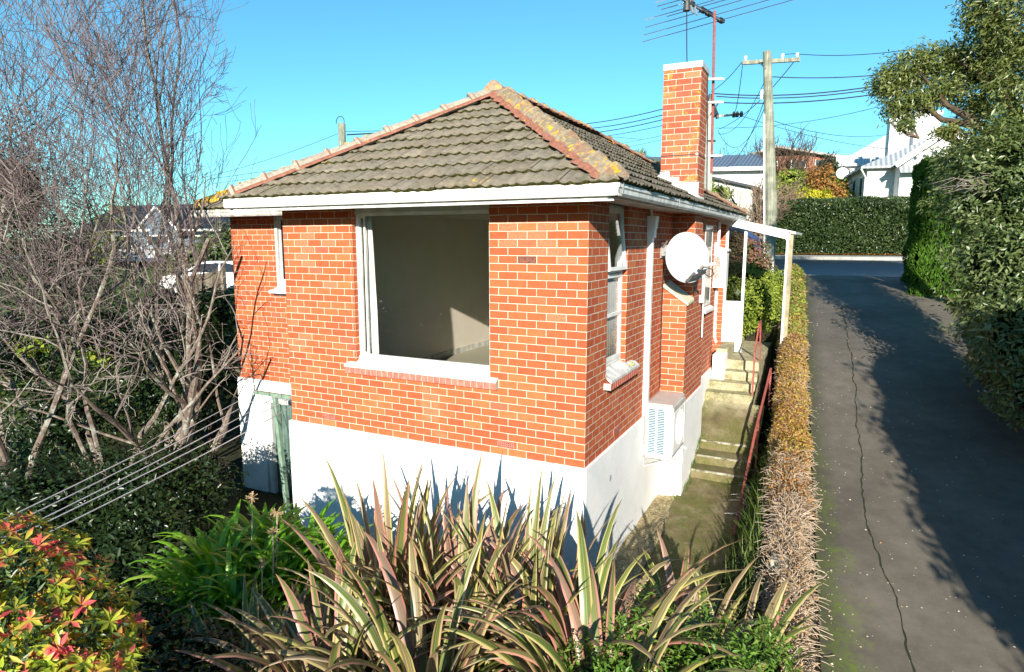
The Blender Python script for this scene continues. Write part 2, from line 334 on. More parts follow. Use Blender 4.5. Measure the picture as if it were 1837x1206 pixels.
flaxmat()
def boards(name, a, spacing=.18, axis=2):
    m, n, p = newmat(name); s = N(n, 'ShaderNodeSeparateXYZ'); n.links.new(obj_co(n), s.inputs[0])
    f = math_(n, 'FRACT', math_(n, 'DIVIDE', s.outputs[axis], spacing))
    c = mix(n, a, tuple(x*.8 for x in a), noise(n, 3, 4)); c = mix(n, c, tuple(x*.45 for x in a), mapr(n, f, .9, .97))
    setcol(n, p, c, .6, .3, 0, bump(n, f, .03))
boards('weatherboard_white', (.74, .74, .72)); boards('weatherboard_blue', (.13, .20, .25)); boards('boards_cream', (.55, .52, .45))
def corr(name, a, axis=0, sp=.25):
    m, n, p = newmat(name); s = N(n, 'ShaderNodeSeparateXYZ'); n.links.new(obj_co(n), s.inputs[0])
    f = math_(n, 'SINE', math_(n, 'MULTIPLY', s.outputs[axis], 2*math.pi/sp))
    c = mix(n, a, tuple(x*.75 for x in a), noise(n, .8, 5)); c = mix(n, c, tuple(x*.6 for x in a), mapr(n, f, -.4, -1))
    setcol(n, p, c, .5, .4, 0, bump(n, f, .03))
corr('roof_iron_grey', (.44, .47, .49)); corr('roof_iron_white', (.70, .71, .70)); corr('roof_slate_blue', (.14, .18, .24)); corr('roof_dark', (.030, .034, .045), 1, .35)
simple('hill_brick', (.33, .13, .08), (.24, .09, .05), 4); simple('wall_white_far', (.72, .72, .70), (.62, .62, .6), 1, bmp=0); simple('wall_cream', (.52, .50, .44), (.44, .42, .36), 1, bmp=0)
simple('red_panel', (.24, .045, .035), (.17, .035, .03), 3); simple('shed_grey', (.40, .41, .42), (.32, .33, .34), 2); simple('window_dark', (.03, .035, .04), rough=.15, spec=.6, bmp=0)
simple('kerb_concrete', (.38, .37, .34), (.28, .27, .24), 5, .85)
simple('wall_block', (.50, .46, .38), (.30, .28, .2), 12, .9, .1, bmp=.008)
for nm, c in (('car_blue', (.02, .045, .13)), ('car_white', (.78, .78, .78))):
    m, n, p = newmat(nm); setcol(n, p, c, .25, .5); p.inputs['Coat Weight'].default_value = .6
simple('tyre', (.02, .02, .02), rough=.9); simple('tail_red', (.35, .02, .02), rough=.3, bmp=0); simple('pendant_flower', (.5, .42, .2), (.4, .3, .12), 30)

# ------------------------------------------------------------------ mesh helpers
class MB:
    def __init__(s): s.v = []; s.f = []; s.uv = None
    def add(s, vs, fs):
        b = len(s.v); s.v.extend([tuple(map(float, q)) for q in vs]); s.f.extend([tuple(b+i for i in f) for f in fs]); return s
    def box(s, a, b):
        x0, y0, z0 = [min(p, q) for p, q in zip(a, b)]; x1, y1, z1 = [max(p, q) for p, q in zip(a, b)]
        return s.add([(x0,y0,z0),(x1,y0,z0),(x1,y1,z0),(x0,y1,z0),(x0,y0,z1),(x1,y0,z1),(x1,y1,z1),(x0,y1,z1)],
                     [(0,3,2,1),(4,5,6,7),(0,1,5,4),(1,2,6,5),(2,3,7,6),(3,0,4,7)])
    def bar(s, a, b, w, h, upv=(0, 0, 1)):
        a = np.array(a, float); b = np.array(b, float); d = unit(b-a); r = unit(np.cross(d, upv)); u = np.cross(r, d)
        c = [a+r*w*i/2+u*h*j/2 for i, j in ((-1,-1),(1,-1),(1,1),(-1,1))]; e = [q+(b-a) for q in c]
        return s.add(c+e, [(0,3,2,1),(4,5,6,7),(0,1,5,4),(1,2,6,5),(2,3,7,6),(3,0,4,7)])
    def tube(s, pts, rad, n=6, cap=True):
        pts = [np.array(q, float) for q in pts]
        if isinstance(rad, (int, float)): rad = [rad]*len(pts)
        ref = np.array([.31, .22, .93]); vs = []; fs = []
        for i, q in enumerate(pts):
            d = unit(pts[min(i+1, len(pts)-1)]-pts[max(i-1, 0)])
            r = np.cross(d, ref); r = unit(r) if np.linalg.norm(r) > .05 else unit(np.cross(d, (1, 0, 0))); u = np.cross(r, d)
            for k in range(n):
                t = 2*math.pi*k/n; vs.append(q+(r*math.cos(t)+u*math.sin(t))*rad[i])
        for i in range(len(pts)-1):
            for k in range(n): fs.append((i*n+k, i*n+(k+1) % n, (i+1)*n+(k+1) % n, (i+1)*n+k))
        if cap: fs.append(tuple(range(n-1, -1, -1))); fs.append(tuple((len(pts)-1)*n+k for k in range(n)))
        return s.add(vs, fs)
    def poly(s, pts, thick=None):
        n = len(pts)
        if thick is None: return s.add(pts, [tuple(range(n))])
        t = np.array(thick, float); q = [np.array(p)+t for p in pts]
        return s.add(list(pts)+q, [tuple(range(n-1, -1, -1)), tuple(range(n, 2*n))]+[(i, (i+1) % n, (i+1) % n+n, i+n) for i in range(n)])
    def disc(s, c, nrm, r, h, n=20):
        c = np.array(c, float); nrm = unit(nrm); return s.tube([c-nrm*h/2, c+nrm*h/2], r, n)
def wpos(o):
    p = np.zeros(3)
    while o is not None: p += np.array(o.location); o = o.parent
    return p
def rawmesh(name, V, Fa, mat, uvs=None, smooth=False):
    """V (n,3) array, Fa list of tuples or (m,k) int array"""
    me = bpy.data.meshes.new(name)
    if isinstance(Fa, np.ndarray):
        nf, k = Fa.shape
        me.vertices.add(len(V)); me.vertices.foreach_set('co', np.asarray(V, np.float32).ravel())
        me.loops.add(nf*k); me.loops.foreach_set('vertex_index', Fa.astype(np.int32).ravel())
        me.polygons.add(nf); me.polygons.foreach_set('loop_start', np.arange(0, nf*k, k, dtype=np.int32))
        try: me.polygons.foreach_set('loop_total', np.full(nf, k, np.int32))
        except Exception: pass
        me.update(calc_edges=True)
    else:
        me.from_pydata([tuple(v) for v in V], [], Fa); me.update()
    if uvs is not None:
        l = me.uv_layers.new(name='UVMap'); l.data.foreach_set('uv', np.asarray(uvs, np.float32).ravel())
    if mat: me.materials.append(MATS[mat])
    if smooth: me.polygons.foreach_set('use_smooth', np.ones(len(me.polygons), bool))
    return me
def put(name, V, Fa, mat, parent=None, uvs=None, smooth=False, origin=None):
    V = np.asarray(V, float).copy()
    if parent is None:
        o0 = np.array(origin) if origin is not None else np.array([V[:, 0].mean(), V[:, 1].mean(), V[:, 2].min()])
        loc = o0; V -= o0
    else: V -= wpos(parent); loc = (0, 0, 0)
    me = rawmesh(name, V, Fa, mat, uvs, smooth)
    o = bpy.data.objects.new(name, me); o.location = loc; o.parent = parent; COL.objects.link(o); return o
def obj(name, mb, mat, parent=None, brick=False, smooth=False, bevel=0, uoff=0.0):
    uvs = None
    if brick:
        V = np.array(mb.v); uvs = []
        for f in mb.f:
            q = V[list(f)]; nn = np.abs(np.cross(q[1]-q[0], q[2]-q[0]))
            i = int(np.argmax(nn))
            for v in q: uvs.append((v[1]+uoff, v[2]) if i == 0 else ((v[0]+.12+uoff, v[2]) if i == 1 else (v[0]+.12, v[1])))
    o = put(name, mb.v, mb.f, mat, parent, uvs, smooth)
    if bevel:
        md = o.modifiers.new('bevel', 'BEVEL'); md.width = bevel; md.segments = 2; md.limit_method = 'ANGLE'
    return o
def thing(name, label, cat, loc=(0, 0, 0), group=None):
    o = bpy.data.objects.new(name, None); o.empty_display_size = .2; COL.objects.link(o); o.location = loc
    return tag(o, label, cat, group)
def tag(o, label=None, cat=None, group=None, kind=None):
    if label: o['label'] = label
    if cat: o['category'] = cat
    if group: o['group'] = group
    if kind: o['kind'] = kind
    return o
def sm(x, a, b):
    t = np.clip((x-a)/(b-a), 0, 1); return t*t*(3-2*t)

# leaves -------------------------------------------------------------
def leafcloud(name, P, D, Nn, L, W, mat, parent=None, fold=.18, droop=0.0, shape=.45):
    """P base points, D leaf axis, Nn leaf normals; 4 vertices / 2 triangles each"""
    n = len(P); D = D/np.linalg.norm(D, axis=1)[:, None]
    S = np.cross(D, Nn); S /= np.linalg.norm(S, axis=1)[:, None]+1e-9; U = np.cross(S, D)
    L = np.broadcast_to(np.asarray(L, float), (n,))[:, None]; W = np.broadcast_to(np.asarray(W, float), (n,))[:, None]
    m = P+D*L*shape
    V = np.stack([P, m+S*W/2+U*W*fold, P+D*L-U*L*droop, m-S*W/2+U*W*fold], 1).reshape(-1, 3)
    b = np.arange(n)[:, None]*4; Fa = np.concatenate([b+[0, 1, 2], b+[0, 2, 3]], 1).reshape(-1, 3)
    return put(name, V, Fa, mat, parent)
def rdir(n): v = rng.normal(size=(n, 3)); return v/np.linalg.norm(v, axis=1)[:, None]
def blobpts(blobs, n, shell=.35, lump=.18, freq=3.0):
    """points in the outer shell of ellipsoids (c, r); normals outwards. Clumped by low-frequency lumps"""
    vol = np.array([(r[0]*r[1]+r[1]*r[2]+r[0]*r[2]) for c, r in blobs]); k = rng.choice(len(blobs), size=int(n*1.7), p=vol/vol.sum())
    C = np.array([b[0] for b in blobs], float)[k]; Rr = np.array([b[1] for b in blobs], float)[k]
    d = rdir(len(k)); ph = k*1.7
    lm = 1+lump*(np.sin(d[:, 0]*freq*2+ph)*np.cos(d[:, 1]*freq*2.3+ph*2)+.6*np.sin(d[:, 2]*freq*3.1+d[:, 0]*4+ph))
    s = (1-shell*rng.random(len(k))**1.6)*lm
    P = C+d*Rr*s[:, None]
    inside = np.zeros(len(k), bool)
    for j, (c, r) in enumerate(blobs):
        q = ((P-np.array(c))/np.array(r)); inside |= (k != j) & ((q**2).sum(1) < .45)
    P, d = P[~inside], d[~inside]
    return P[:n], d[:n]
def foliage(name, blobs, n, L, W, mat, parent=None, shell=.35, lump=.18, droopy=.2, freq=3.0, spread=.8):
    P, d = blobpts(blobs, n, shell, lump, freq); m = len(P)
    nn = d+rdir(m)*spread+np.array([0, 0, .35]); D = np.cross(nn, rdir(m))+d*.4; D[:, 2] -= droopy
    return leafcloud(name, P, D, nn, L*(.6+.8*rng.random(m)), W*(.6+.8*rng.random(m)), mat, parent)
def rosettes(name, C, A, k, L, W, mat, parent=None, tilt=.5, jitter=.25):
    """whorls of k leaves round axis A at centres C"""
    n = len(C); A = A/np.linalg.norm(A, axis=1)[:, None]; X = np.cross(A, rdir(n)); X /= np.linalg.norm(X, axis=1)[:, None]; Y = np.cross(A, X)
    P = np.repeat(C, k, 0); t = np.tile(np.arange(k)*2*math.pi/k, n)+rng.normal(size=n*k)*jitter
    tl = tilt+rng.normal(size=n*k)*.2
    D = (np.repeat(X, k, 0)*np.cos(t)[:, None]+np.repeat(Y, k, 0)*np.sin(t)[:, None])*np.cos(tl)[:, None]+np.repeat(A, k, 0)*np.sin(tl)[:, None]
    Nn = np.repeat(A, k, 0)-D*.3
    return leafcloud(name, P, D, Nn, L*(.7+.5*rng.random(n*k)), W*(.8+.4*rng.random(n*k)), mat, parent, .12, .08, .55)
def ribbons(name, leaves, mat, parent=None, seg=9, vfold=.25):
    """strap leaves: list of (base, azimuth, length, width, start tilt from vertical, bend, twist)"""
    V = []; Fa = []; UV = []; b = 0
    for (base, az, L, Wd, t0, bend, tw) in leaves:
        p = np.array(base, float); h = np.array([math.cos(az), math.sin(az), 0]); side0 = np.array([-math.sin(az), math.cos(az), 0])
        rows = []
        for i in range(seg+1):
            u = i/seg; a = t0+bend*u**2.2
            d = h*math.sin(a)+np.array([0, 0, 1])*math.cos(a); nn = h*math.cos(a)-np.array([0, 0, 1])*math.sin(a)
            ct, st_ = math.cos(tw*u), math.sin(tw*u); s = side0*ct+nn*st_; nn2 = nn*ct-side0*st_
            wd = Wd*min(1, .5+u*2.2)*(1-max(0, u-.52)**1.9*3.9) if u < 1 else 0.002
            wd = max(wd, .002)
            rows.append((p-s*wd/2, p-(-nn2)*(-wd*vfold), p+s*wd/2)); p = p+d*L/seg
        for i in range(seg+1):
            V.extend(rows[i])
        for i in range(seg):
            for j in (0, 1):
                Fa.append((b+i*3+j, b+i*3+j+1, b+(i+1)*3+j+1, b+(i+1)*3+j))
                UV.extend([(j/2, i/seg), ((j+1)/2, i/seg), ((j+1)/2, (i+1)/seg), (j/2, (i+1)/seg)])
        b += (seg+1)*3
    return put(name, np.array(V), np.array(Fa), mat, parent, UV, True)
# branching ----------------------------------------------------------
def grow(mbs, tips, p, d, L, r, lv, maxlv, prm, rad_thick=.02):
    nseg = prm.get('seg', 5); pts = [np.array(p, float)]; rr = [r]; d = unit(d)
    rend = r*prm.get('taper', .5); lim = prm.get('lim')
    for i in range(nseg):
        d = unit(d+np.array([random.gauss(0, 1), random.gauss(0, 1), random.gauss(0, 1)])*prm['wob']+np.array(prm.get('trop', (0, 0, .06)))*(1 if lv > 0 else .3))
        q = pts[-1]+d*L/nseg
        if lim and lim(q):
            if len(pts) < 2 or (lv < 3 and len(pts) < 4): return
            rr[-1] = prm.get('rmin', .004); nseg = len(pts)-1; maxlv = min(maxlv, lv+1); break
        pts.append(q); rr.append(r+(rend-r)*(i+1)/nseg)
    mbs[0 if r > rad_thick else 1].tube(pts, [max(q, prm.get('rmin', .004)) for q in rr], 7 if r > .05 else (5 if r > .018 else 3), False)
    if lv >= maxlv:
        tips.append((pts[-1], d)); return
    nb = prm['nb'][lv] if isinstance(prm['nb'], (list, tuple)) else prm['nb']
    for k in range(nb):
        t = random.uniform(prm.get('from', .3), 1) if k else 1.0
        i = min(int(t*nseg), nseg-1); f = t*nseg-i; q = pts[i]*(1-f)+pts[i+1]*f
        dd = unit(pts[i+1]-pts[i]); s = unit(np.cross(dd, rdir(1)[0])); an = math.radians(random.uniform(*prm['ang']))*(1 if k else .3)
        nd = dd*math.cos(an)+s*math.sin(an)
        rq = rr[i]*(random.uniform(*prm.get('rk', (.45, .65))) if k else .9)
        grow(mbs, tips, q, nd, L*random.uniform(*prm.get('len', (.55, .8))), max(rq, prm.get('rmin', .004)), lv+1, maxlv, prm, rad_thick)

# ================================================================== THE SETTING
def zd(x, y):
    s = -.061*x+.998*y; z1 = -.551+.1745*(s-3.21)
    z2 = 1.43+.038*(y-15.0)
    z3 = 1.83+.085*(np.clip(y, 25.5, 62)-25.5)
    k = sm(y, 13.6, 15.6); z = z1*(1-k)+z2*k
    k = sm(y, 24.5, 26.5); z = z*(1-k)+z3*k
    return np.where(y < -9, -.551+.1745*(-9-3.21), z)
def zleft(x, y):
    r = np.hypot(x-2, y+6.5); fx = sm(x, -4, .6)
    base = -2.15+.42*fx+.55*sm(-y, .9, 2.4)*sm(x, -5.5, -3)
    L = base+(-.12-base)*sm(r, 16.5, 23.5)+1.2*sm(r, 24, 42)+1.6*sm(r, 42, 80)
    return L
def gz(x, y):
    x = np.asarray(x, float); y = np.asarray(y, float)
    xb = 1.28-np.maximum(y-9.3, 0)*1.9; wdt = .55+np.maximum(y-9.3, 0)*.6
    k = sm(x, xb, xb+wdt); z = zleft(x, y)*(1-k)+zd(x, y)*k
    e = 2.49-.061*y+3.15
    return z+.25*sm(x, e, e+1.2)*(y < 13)+34*sm(-y, 45, 190)  # last term: unseen hill behind the camera, added to darken the window reflection
gxs = np.unique(np.concatenate([np.arange(-14, 9, .3), np.arange(1.0, 2.6, .1), np.arange(-60, -14, 2.0), np.arange(9, 60, 2.0), np.linspace(-700, -60, 18), np.linspace(60, 700, 18)]))
gys = np.unique(np.concatenate([np.arange(-12, 27, .35), np.arange(27, 90, 3.0), np.linspace(-120, -12, 10), np.linspace(90, 1200, 20)]))
X, Y = np.meshgrid(gxs, gys); Z = gz(X, Y); V = np.stack([X, Y, Z], -1).reshape(-1, 3)
nx, ny = len(gxs), len(gys); I = np.arange(nx*ny).reshape(ny, nx)
Fq = np.stack([I[:-1, :-1], I[:-1, 1:], I[1:, 1:], I[1:, :-1]], -1).reshape(-1, 4)
tag(put('ground', V, Fq, 'garden_soil', None, None, True, (0, 0, 0)), kind='structure')
def edgeL(y): return 2.49-.061*y
def strip(name, xs0, xs1, ys, zf, dz, mat, n=6):
    V = []
    for y in ys:
        for i in range(n+1):
            x = xs0(y)+(xs1(y)-xs0(y))*i/n; V.append((x, y, float(zf(x, y))+dz))
    I = np.arange(len(V)).reshape(len(ys), n+1); Fq = np.stack([I[:-1, :-1], I[:-1, 1:], I[1:, 1:], I[1:, :-1]], -1).reshape(-1, 4)
    return tag(put(name, V, Fq, mat, None, None, True, (0, 0, 0)), kind='structure')
strip('driveway', lambda y: edgeL(y)-.05, lambda y: edgeL(y)+3.1+max(0, y-12.5)*.5, np.arange(-16, 15.9, .3), gz, .022, 'asphalt_drive', 10)
strip('road', lambda y: -60, lambda y: 60, np.arange(15.5, 23.3, .4), zd, .03, 'road_asphalt', 60)
strip('footpath', lambda y: -60, lambda y: 60, np.arange(23.5, 25.0, .3), zd, .12, 'kerb_concrete', 60)
mb = MB().box((-60, 23.3, zd(0, 23.4)-.1), (60, 23.5, zd(0, 23.4)+.14)); tag(obj('kerb', mb, 'kerb_concrete'), kind='structure')
mb = MB()
for k in range(7): mb.box((-1.1+k*1.3, 15.42, zd(0, 15.42)+.026), (-1.1+k*1.3+.9, 15.50, zd(0, 15.4)+.05)) if k in (2,) else None
tag(obj('channel_cover', mb, 'kerb_concrete'), kind='structure')
# crack running along the driveway
ys = np.arange(-.5, 11.6, .07); xs = 2.83+.018*ys+np.cumsum(rng.normal(size=len(ys))*.018)*.6; xs += np.interp(ys, [-.5, 2, 4.5, 8, 11.5], [.34, .13, .02, -.07, -.2]); xs -= (xs.mean()-2.95)*.3
V = []
for i, (x, y) in enumerate(zip(xs, ys)):
    wd = .003+.007*rng.random(); z = float(gz(x, y))+.028; V += [(x-wd, y, z), (x+wd, y, z)]
Fq = np.array([(2*i, 2*i+1, 2*i+3, 2*i+2) for i in range(len(xs)-1)])
tag(put('driveway_crack', V, Fq, 'crack_dark', None, None, False, (0, 0, 0)), kind='structure')

# path and steps beside the house
P_prof = [(-1.2, -1.78), (1.2, -1.62), (2.6, -1.56), (4.1, -1.42)]
mb = MB()
def pz(y): return float(np.interp(y, [q[0] for q in P_prof], [q[1] for q in P_prof]))
yy = list(np.arange(-1.2, 4.1, .4))+[4.1]
V = [(x, y, pz(y)+.006*math.sin(x*9+y*7)) for y in yy for x in np.linspace(.33, 1.36, 6)]
I = np.arange(len(V)).reshape(len(yy), 6); mb.add(V, [tuple(q) for q in np.stack([I[:-1, :-1], I[:-1, 1:], I[1:, 1:], I[1:, :-1]], -1).reshape(-1, 4)])
mb.box((.36, 4.1, -1.9), (1.3, 4.44, -1.27)); mb.box((.37, 4.44, -1.9), (1.32, 4.82, -1.12))
lo, hi = (4.82, -.965), (5.92, -.50)
mb.add([(.36, lo[0], lo[1]), (1.36, lo[0], lo[1]), (1.36, hi[0], hi[1]), (.24, hi[0], hi[1]), (.36, lo[0], -1.9), (1.36, lo[0], -1.9)], [(0, 1, 2, 3), (4, 5, 1, 0)])
for y0, y1, z in ((5.92, 6.22, -.335), (6.22, 6.52, -.185), (6.52, 6.82, -.02)): mb.box((.17, y0, -1.6), (1.14, y1, z))
mb.box((.52, 6.82, -1.6), (1.13, 9.6, .16)); mb.box((.30, 6.82, -1.6), (.52, 9.6, .37))
tag(obj('path', mb, 'mossy_concrete', bevel=.012), kind='structure')
mb = MB()
for x0, x1, y, z in ((.38, 1.3, 4.085, -1.268), (.38, 1.32, 4.425, -1.118), (.38, 1.36, 4.805, -.963)): mb.box((x0, y, z-.03), (x1, y+.035, z+.004))
tag(obj('step_edging', mb, 'step_edge', bevel=.004), kind='structure')
mb = MB(); V = []
for y in np.linspace(-.3, 3.45, 9):
    for x in np.linspace(-.02, .42, 5): V.append((x, y, -1.52-.05*max(0, 1.5-y)+.02*math.sin(y*5+x*9)-.06*(x > .35)))
I = np.arange(len(V)).reshape(9, 5); mb.add(V, [tuple(q) for q in np.stack([I[:-1, :-1], I[:-1, 1:], I[1:, 1:], I[1:, :-1]], -1).reshape(-1, 4)])
tag(obj('gravel_bed', mb, 'gravel'), kind='structure')

# ================================================================== BRICK HOUSE
H0 = (-3.0, 4.0, -2.0)
house = thing('brick_house', 'red brick bungalow on a white base with a mossy tiled hip roof', 'house', H0)
ZT = 2.95; SL = math.tan(R(30))
def wall_y(mb, x0, x1, y, z0, z1, holes, depth, nrm):
    """wall face at constant y with rectangular holes (x0,x1,z0,z1) and reveals going `depth`"""
    xs = sorted({x0, x1, *[h[0] for h in holes], *[h[1] for h in holes]}); zs = sorted({z0, z1, *[h[2] for h in holes], *[h[3] for h in holes]})
    for a, b in zip(xs, xs[1:]):
        for c, d in zip(zs, zs[1:]):
            if any(h[0] <= a+1e-6 and b <= h[1]+1e-6 and h[2] <= c+1e-6 and d <= h[3]+1e-6 for h in holes): continue
            q = [(a, y, c), (b, y, c), (b, y, d), (a, y, d)]; mb.add(q, [(0, 1, 2, 3) if nrm < 0 else (3, 2, 1, 0)])
    for h in holes:
        a, b, c, d = h; e = y-nrm*depth
        mb.add([(a, y, c), (a, e, c), (a, e, d), (a, y, d)], [(0, 1, 2, 3)]); mb.add([(b, y, c), (b, e, c), (b, e, d), (b, y, d)], [(3, 2, 1, 0)])
        mb.add([(a, y, c), (b, y, c), (b, e, c), (a, e, c)], [(0, 1, 2, 3)]); mb.add([(a, y, d), (b, y, d), (b, e, d), (a, e, d)], [(3, 2, 1, 0)])
def wall_x(mb, y0, y1, x, z0, z1, holes, depth, nrm):
    t = MB(); wall_y(t, y0, y1, x, z0, z1, holes, depth, nrm)
    mb.add([(v[1], v[0], v[2]) for v in t.v], [tuple(reversed(f)) for f in t.f])
W1 = (-3.2, -1.2, .93, ZT)
mb = MB(); wall_y(mb, -4.4, 0, 0, 0, ZT, [W1], .12, -1); obj('wall', mb, 'brick', house, True)
mb = MB(); wall_x(mb, 0, 3.9, 0, 0, ZT, [(.68, 1.46, .95, ZT)], .12, 1)
wall_x(mb, 4.93, 8.3, 0, 0, ZT, [], .12, 1)
mb.add([(0, 8.3, 0), (-6.6, 8.3, 0), (-6.6, 8.3, ZT), (0, 8.3, ZT)], [(0, 1, 2, 3)])
obj('wall', mb, 'brick', house, True)
mb = MB(); mb.add([(-4.4, 0, 0), (-4.4, 1.75, 0), (-4.4, 1.75, ZT), (-4.4, 0, ZT)], [(3, 2, 1, 0)]); obj('wall', mb, 'brick', house, True)
mb = MB(); wall_y(mb, -7.5, -4.4, 1.75, 0, ZT, [(-6.39, -4.95, 1.62, ZT)], .11, -1)
mb.add([(-7.5, 1.75, 0), (-7.5, 6.1, 0), (-7.5, 6.1, ZT), (-7.5, 1.75, ZT)], [(3, 2, 1, 0)]); mb.add([(-7.5, 6.1, 0), (-4.4, 6.1, 0), (-4.4, 6.1, ZT), (-7.5, 6.1, ZT)], [(3, 2, 1, 0)])
obj('wall', mb, 'brick', house, True)
# chimney breast and recess bay on the right wall
mb = MB()
def quad(*q): mb.add(q, [(0, 1, 2, 3)])
B0, B1, BX = 3.42, 4.93, .36
mb.add([(0, B0, 0), (BX, B0, 0), (BX, B0, 1.555), (0, B0, 1.80)], [(0, 1, 2, 3)])
mb.add([(BX, B0, 0), (BX, B1, 0), (BX, B1, 1.6), (BX, 4.43, ZT), (BX, 3.87, ZT), (BX, 3.87, 1.58), (BX, B0, 1.555)], [(0, 1, 2, 3, 4, 5, 6)])
quad((0, 3.87, 1.6), (BX, 3.87, 1.5), (BX, 3.87, ZT), (0, 3.87, ZT)); quad((BX, B1, 0), (0, B1, 0), (0, B1, 1.8), (BX, B1, 1.6)); quad((BX, 4.43, 1.5), (0, 4.43, 1.5), (0, 4.43, ZT), (BX, 4.43, ZT))
obj('chimney_breast', mb, 'brick', house, True, uoff=.0)
mb = MB().poly([(0, B0-.03, 1.86), (BX+.03, B0-.03, 1.585), (BX+.03, 3.87, 1.62), (0, 3.87, 1.90)], (0, 0, -.05)); obj('shoulder_slab', mb, 'sandstone', house, bevel=.01)
mb = MB(); mb.box((0, 4.93, 0), (.235, 6.74, ZT)); obj('bay', mb, 'brick', house, True)
mb = MB(); mb.add([(-.02, 7.9, .1), (.26, 7.9, .1), (.26, 7.9, ZT), (-.02, 7.9, ZT)], [(0, 1, 2, 3)]); obj('wall', mb, 'brick', house, True)
# bay window (mostly hidden by the dish)
wn = obj('window', MB().box((.2, 5.45, 1.33), (.245, 5.49, 2.8)).box((.2, 6.15, 1.33), (.245, 6.19, 2.8)).box((.2, 5.49, 2.76), (.245, 6.15, 2.8)).box((.2, 5.49, 1.33), (.245, 6.15, 1.37)), 'white_paint', house)
obj('pane', MB().box((.232, 5.49, 1.37), (.24, 6.15, 2.76)), 'window_dark', wn)
obj('window_sill', MB().poly([(.2, 5.4, 1.33), (.2, 6.26, 1.33), (.31, 6.26, 1.26), (.31, 5.4, 1.26)], (0, 0, -.05)), 'white_paint', house)
# plinth
mb = MB(); pr_ = .035
def pl(a, b): mb.add([(a[0], a[1], -2.6), (b[0], b[1], -2.6), (b[0], b[1], 0), (a[0], a[1], 0)], [(0, 1, 2, 3)])
pts = [(-4.4-pr_, 1.75), (-4.4-pr_, -pr_), (pr_, -pr_), (pr_, B0-pr_), (BX+pr_, B0-pr_), (BX+pr_, B1+.02), (.235+pr_, B1+.02), (.235+pr_, 6.74+pr_), (.0, 6.74+pr_), (.0, 8.3)]
for a, b in zip(pts, pts[1:]): pl(a, b)
for a, b in zip(pts, pts[1:]):      # narrow top ledge
    da = unit(np.array([b[1]-a[1], -(b[0]-a[0]), 0]))
    mb.add([(a[0], a[1], 0), (b[0], b[1], 0), (b[0]-da[0]*.06, b[1]-da[1]*.06, .004), (a[0]-da[0]*.06, a[1]-da[1]*.06, .004)], [(0, 1, 2, 3)])
obj('plinth', mb, 'plinth_white', house)
mb = MB(); wall_y(mb, -7.5-pr_, -4.43, 1.75-pr_, -2.6, 0, [(-6.9, -5.2, -2.6, -.38)], .14, -1)
mb.add([(-7.5-pr_, 1.75-pr_, -2.6), (-7.5-pr_, 6.1, -2.6), (-7.5-pr_, 6.1, 0), (-7.5-pr_, 1.75-pr_, 0)], [(3, 2, 1, 0)]); mb.add([(-7.5, 6.1, -2.6), (-4.4, 6.1, -2.6), (-4.4, 6.1, 0), (-7.5, 6.1, 0)], [(3, 2, 1, 0)])
mb.add([(-7.5-pr_, 1.75-pr_, 0), (-4.43, 1.75-pr_, 0), (-4.43, 1.8, .004), (-7.5-pr_, 1.8, .004)], [(0, 1, 2, 3)])
obj('plinth', mb, 'plinth_white', house)
mb = MB().box((.3, 6.5, -.6), (.31, 6.82, .3)); 
d = obj('basement_door', MB().box((-6.72, 1.80, -2.5), (-5.2, 1.84, -.42)), 'green_door_paint', house)
obj('door_jamb', MB().box((-6.9, 1.735, -2.5), (-6.72, 1.85, -.40)), 'white_dirty', d)
obj('door_lintel', MB().box((-7.0, 1.66, -.38), (-5.1, 1.76, -.30)), 'white_dirty', d)
mb = MB()
for k in range(10): mb.box((-6.70+.15*k, 1.792, -2.5), (-6.70+.15*k+.008, 1.80, -.42))
obj('board_joint', mb, 'dark_metal', d)
# air bricks
for (x, y, z, ax_) in ((-3.83, -.008, .093, 0), (-1.1, -.008, .093, 0), (.004, 1.02, .093, 1)):
    m_ = MB(); bx = (lambda u0, u1, z0, z1, t: m_.box((x+u0, y, z+z0), (x+u1, y+.02, z+z1)) if ax_ == 0 else m_.box((x-.012, y+u0, z+z0), (x+.006, y+u1, z+z1)))
    bx(0, .225, 0, .076, 0); ab = obj('air_brick', m_, 'sill_brick', house)
    m_ = MB(); y -= .003
    if ax_ == 0:
        for i in range(8):
            for j in range(3): m_.box((x+.015+i*.026, y, z+.01+j*.023), (x+.028+i*.026, y+.01, z+.02+j*.023))
    else:
        for i in range(8):
            for j in range(3): m_.box((x, y+.02+i*.026, z+.01+j*.023), (x+.008, y+.033+i*.026, z+.02+j*.023))
    obj('vent_hole', m_, 'dark_metal', ab)
# worn and scorched bricks
simple('scuffed_brick', (.43, .19, .10), (.38, .115, .055), 60, .9, .1, bmp=.003); simple('scorched_brick', (.10, .055, .05), (.26, .09, .05), 22, .9, .1)
for n_, xm, m_ in ((4, -.96, 0), (4, -.48, 0), (5, -.84, 0), (5, -.6, 0), (6, -.96, 0), (6, -.48, 0), (7, -.6, 0), (7, -.36, 0), (8, -.72, 1), (8, -.24, 0), (4, -3.85, 0), (5, -4.0, 0), (6, -4.1, 0), (6, -3.65, 0), (7, -4.0, 0), (8, -4.1, 0), (9, -3.9, 0), (12, -3.55, 0), (15, -.3, 0)):
    o_ = 0 if n_ % 2 else .12; k_ = math.floor((-xm-o_)/.24); xa = -(o_+k_*.24); z_ = (33-n_)*.0906
    obj(['scuffed_brick', 'scorched_brick'][m_], MB().box((xa-.234, -.0018, z_+.007), (xa-.006, .001, z_+.084)), ['scuffed_brick', 'scorched_brick'][m_], house)
q_ = ax(1095, 858, 0, .037); obj('plinth_stain', MB().disc(q_, (1, 0, 0), .045, .003, 11), 'shed_grey', house)
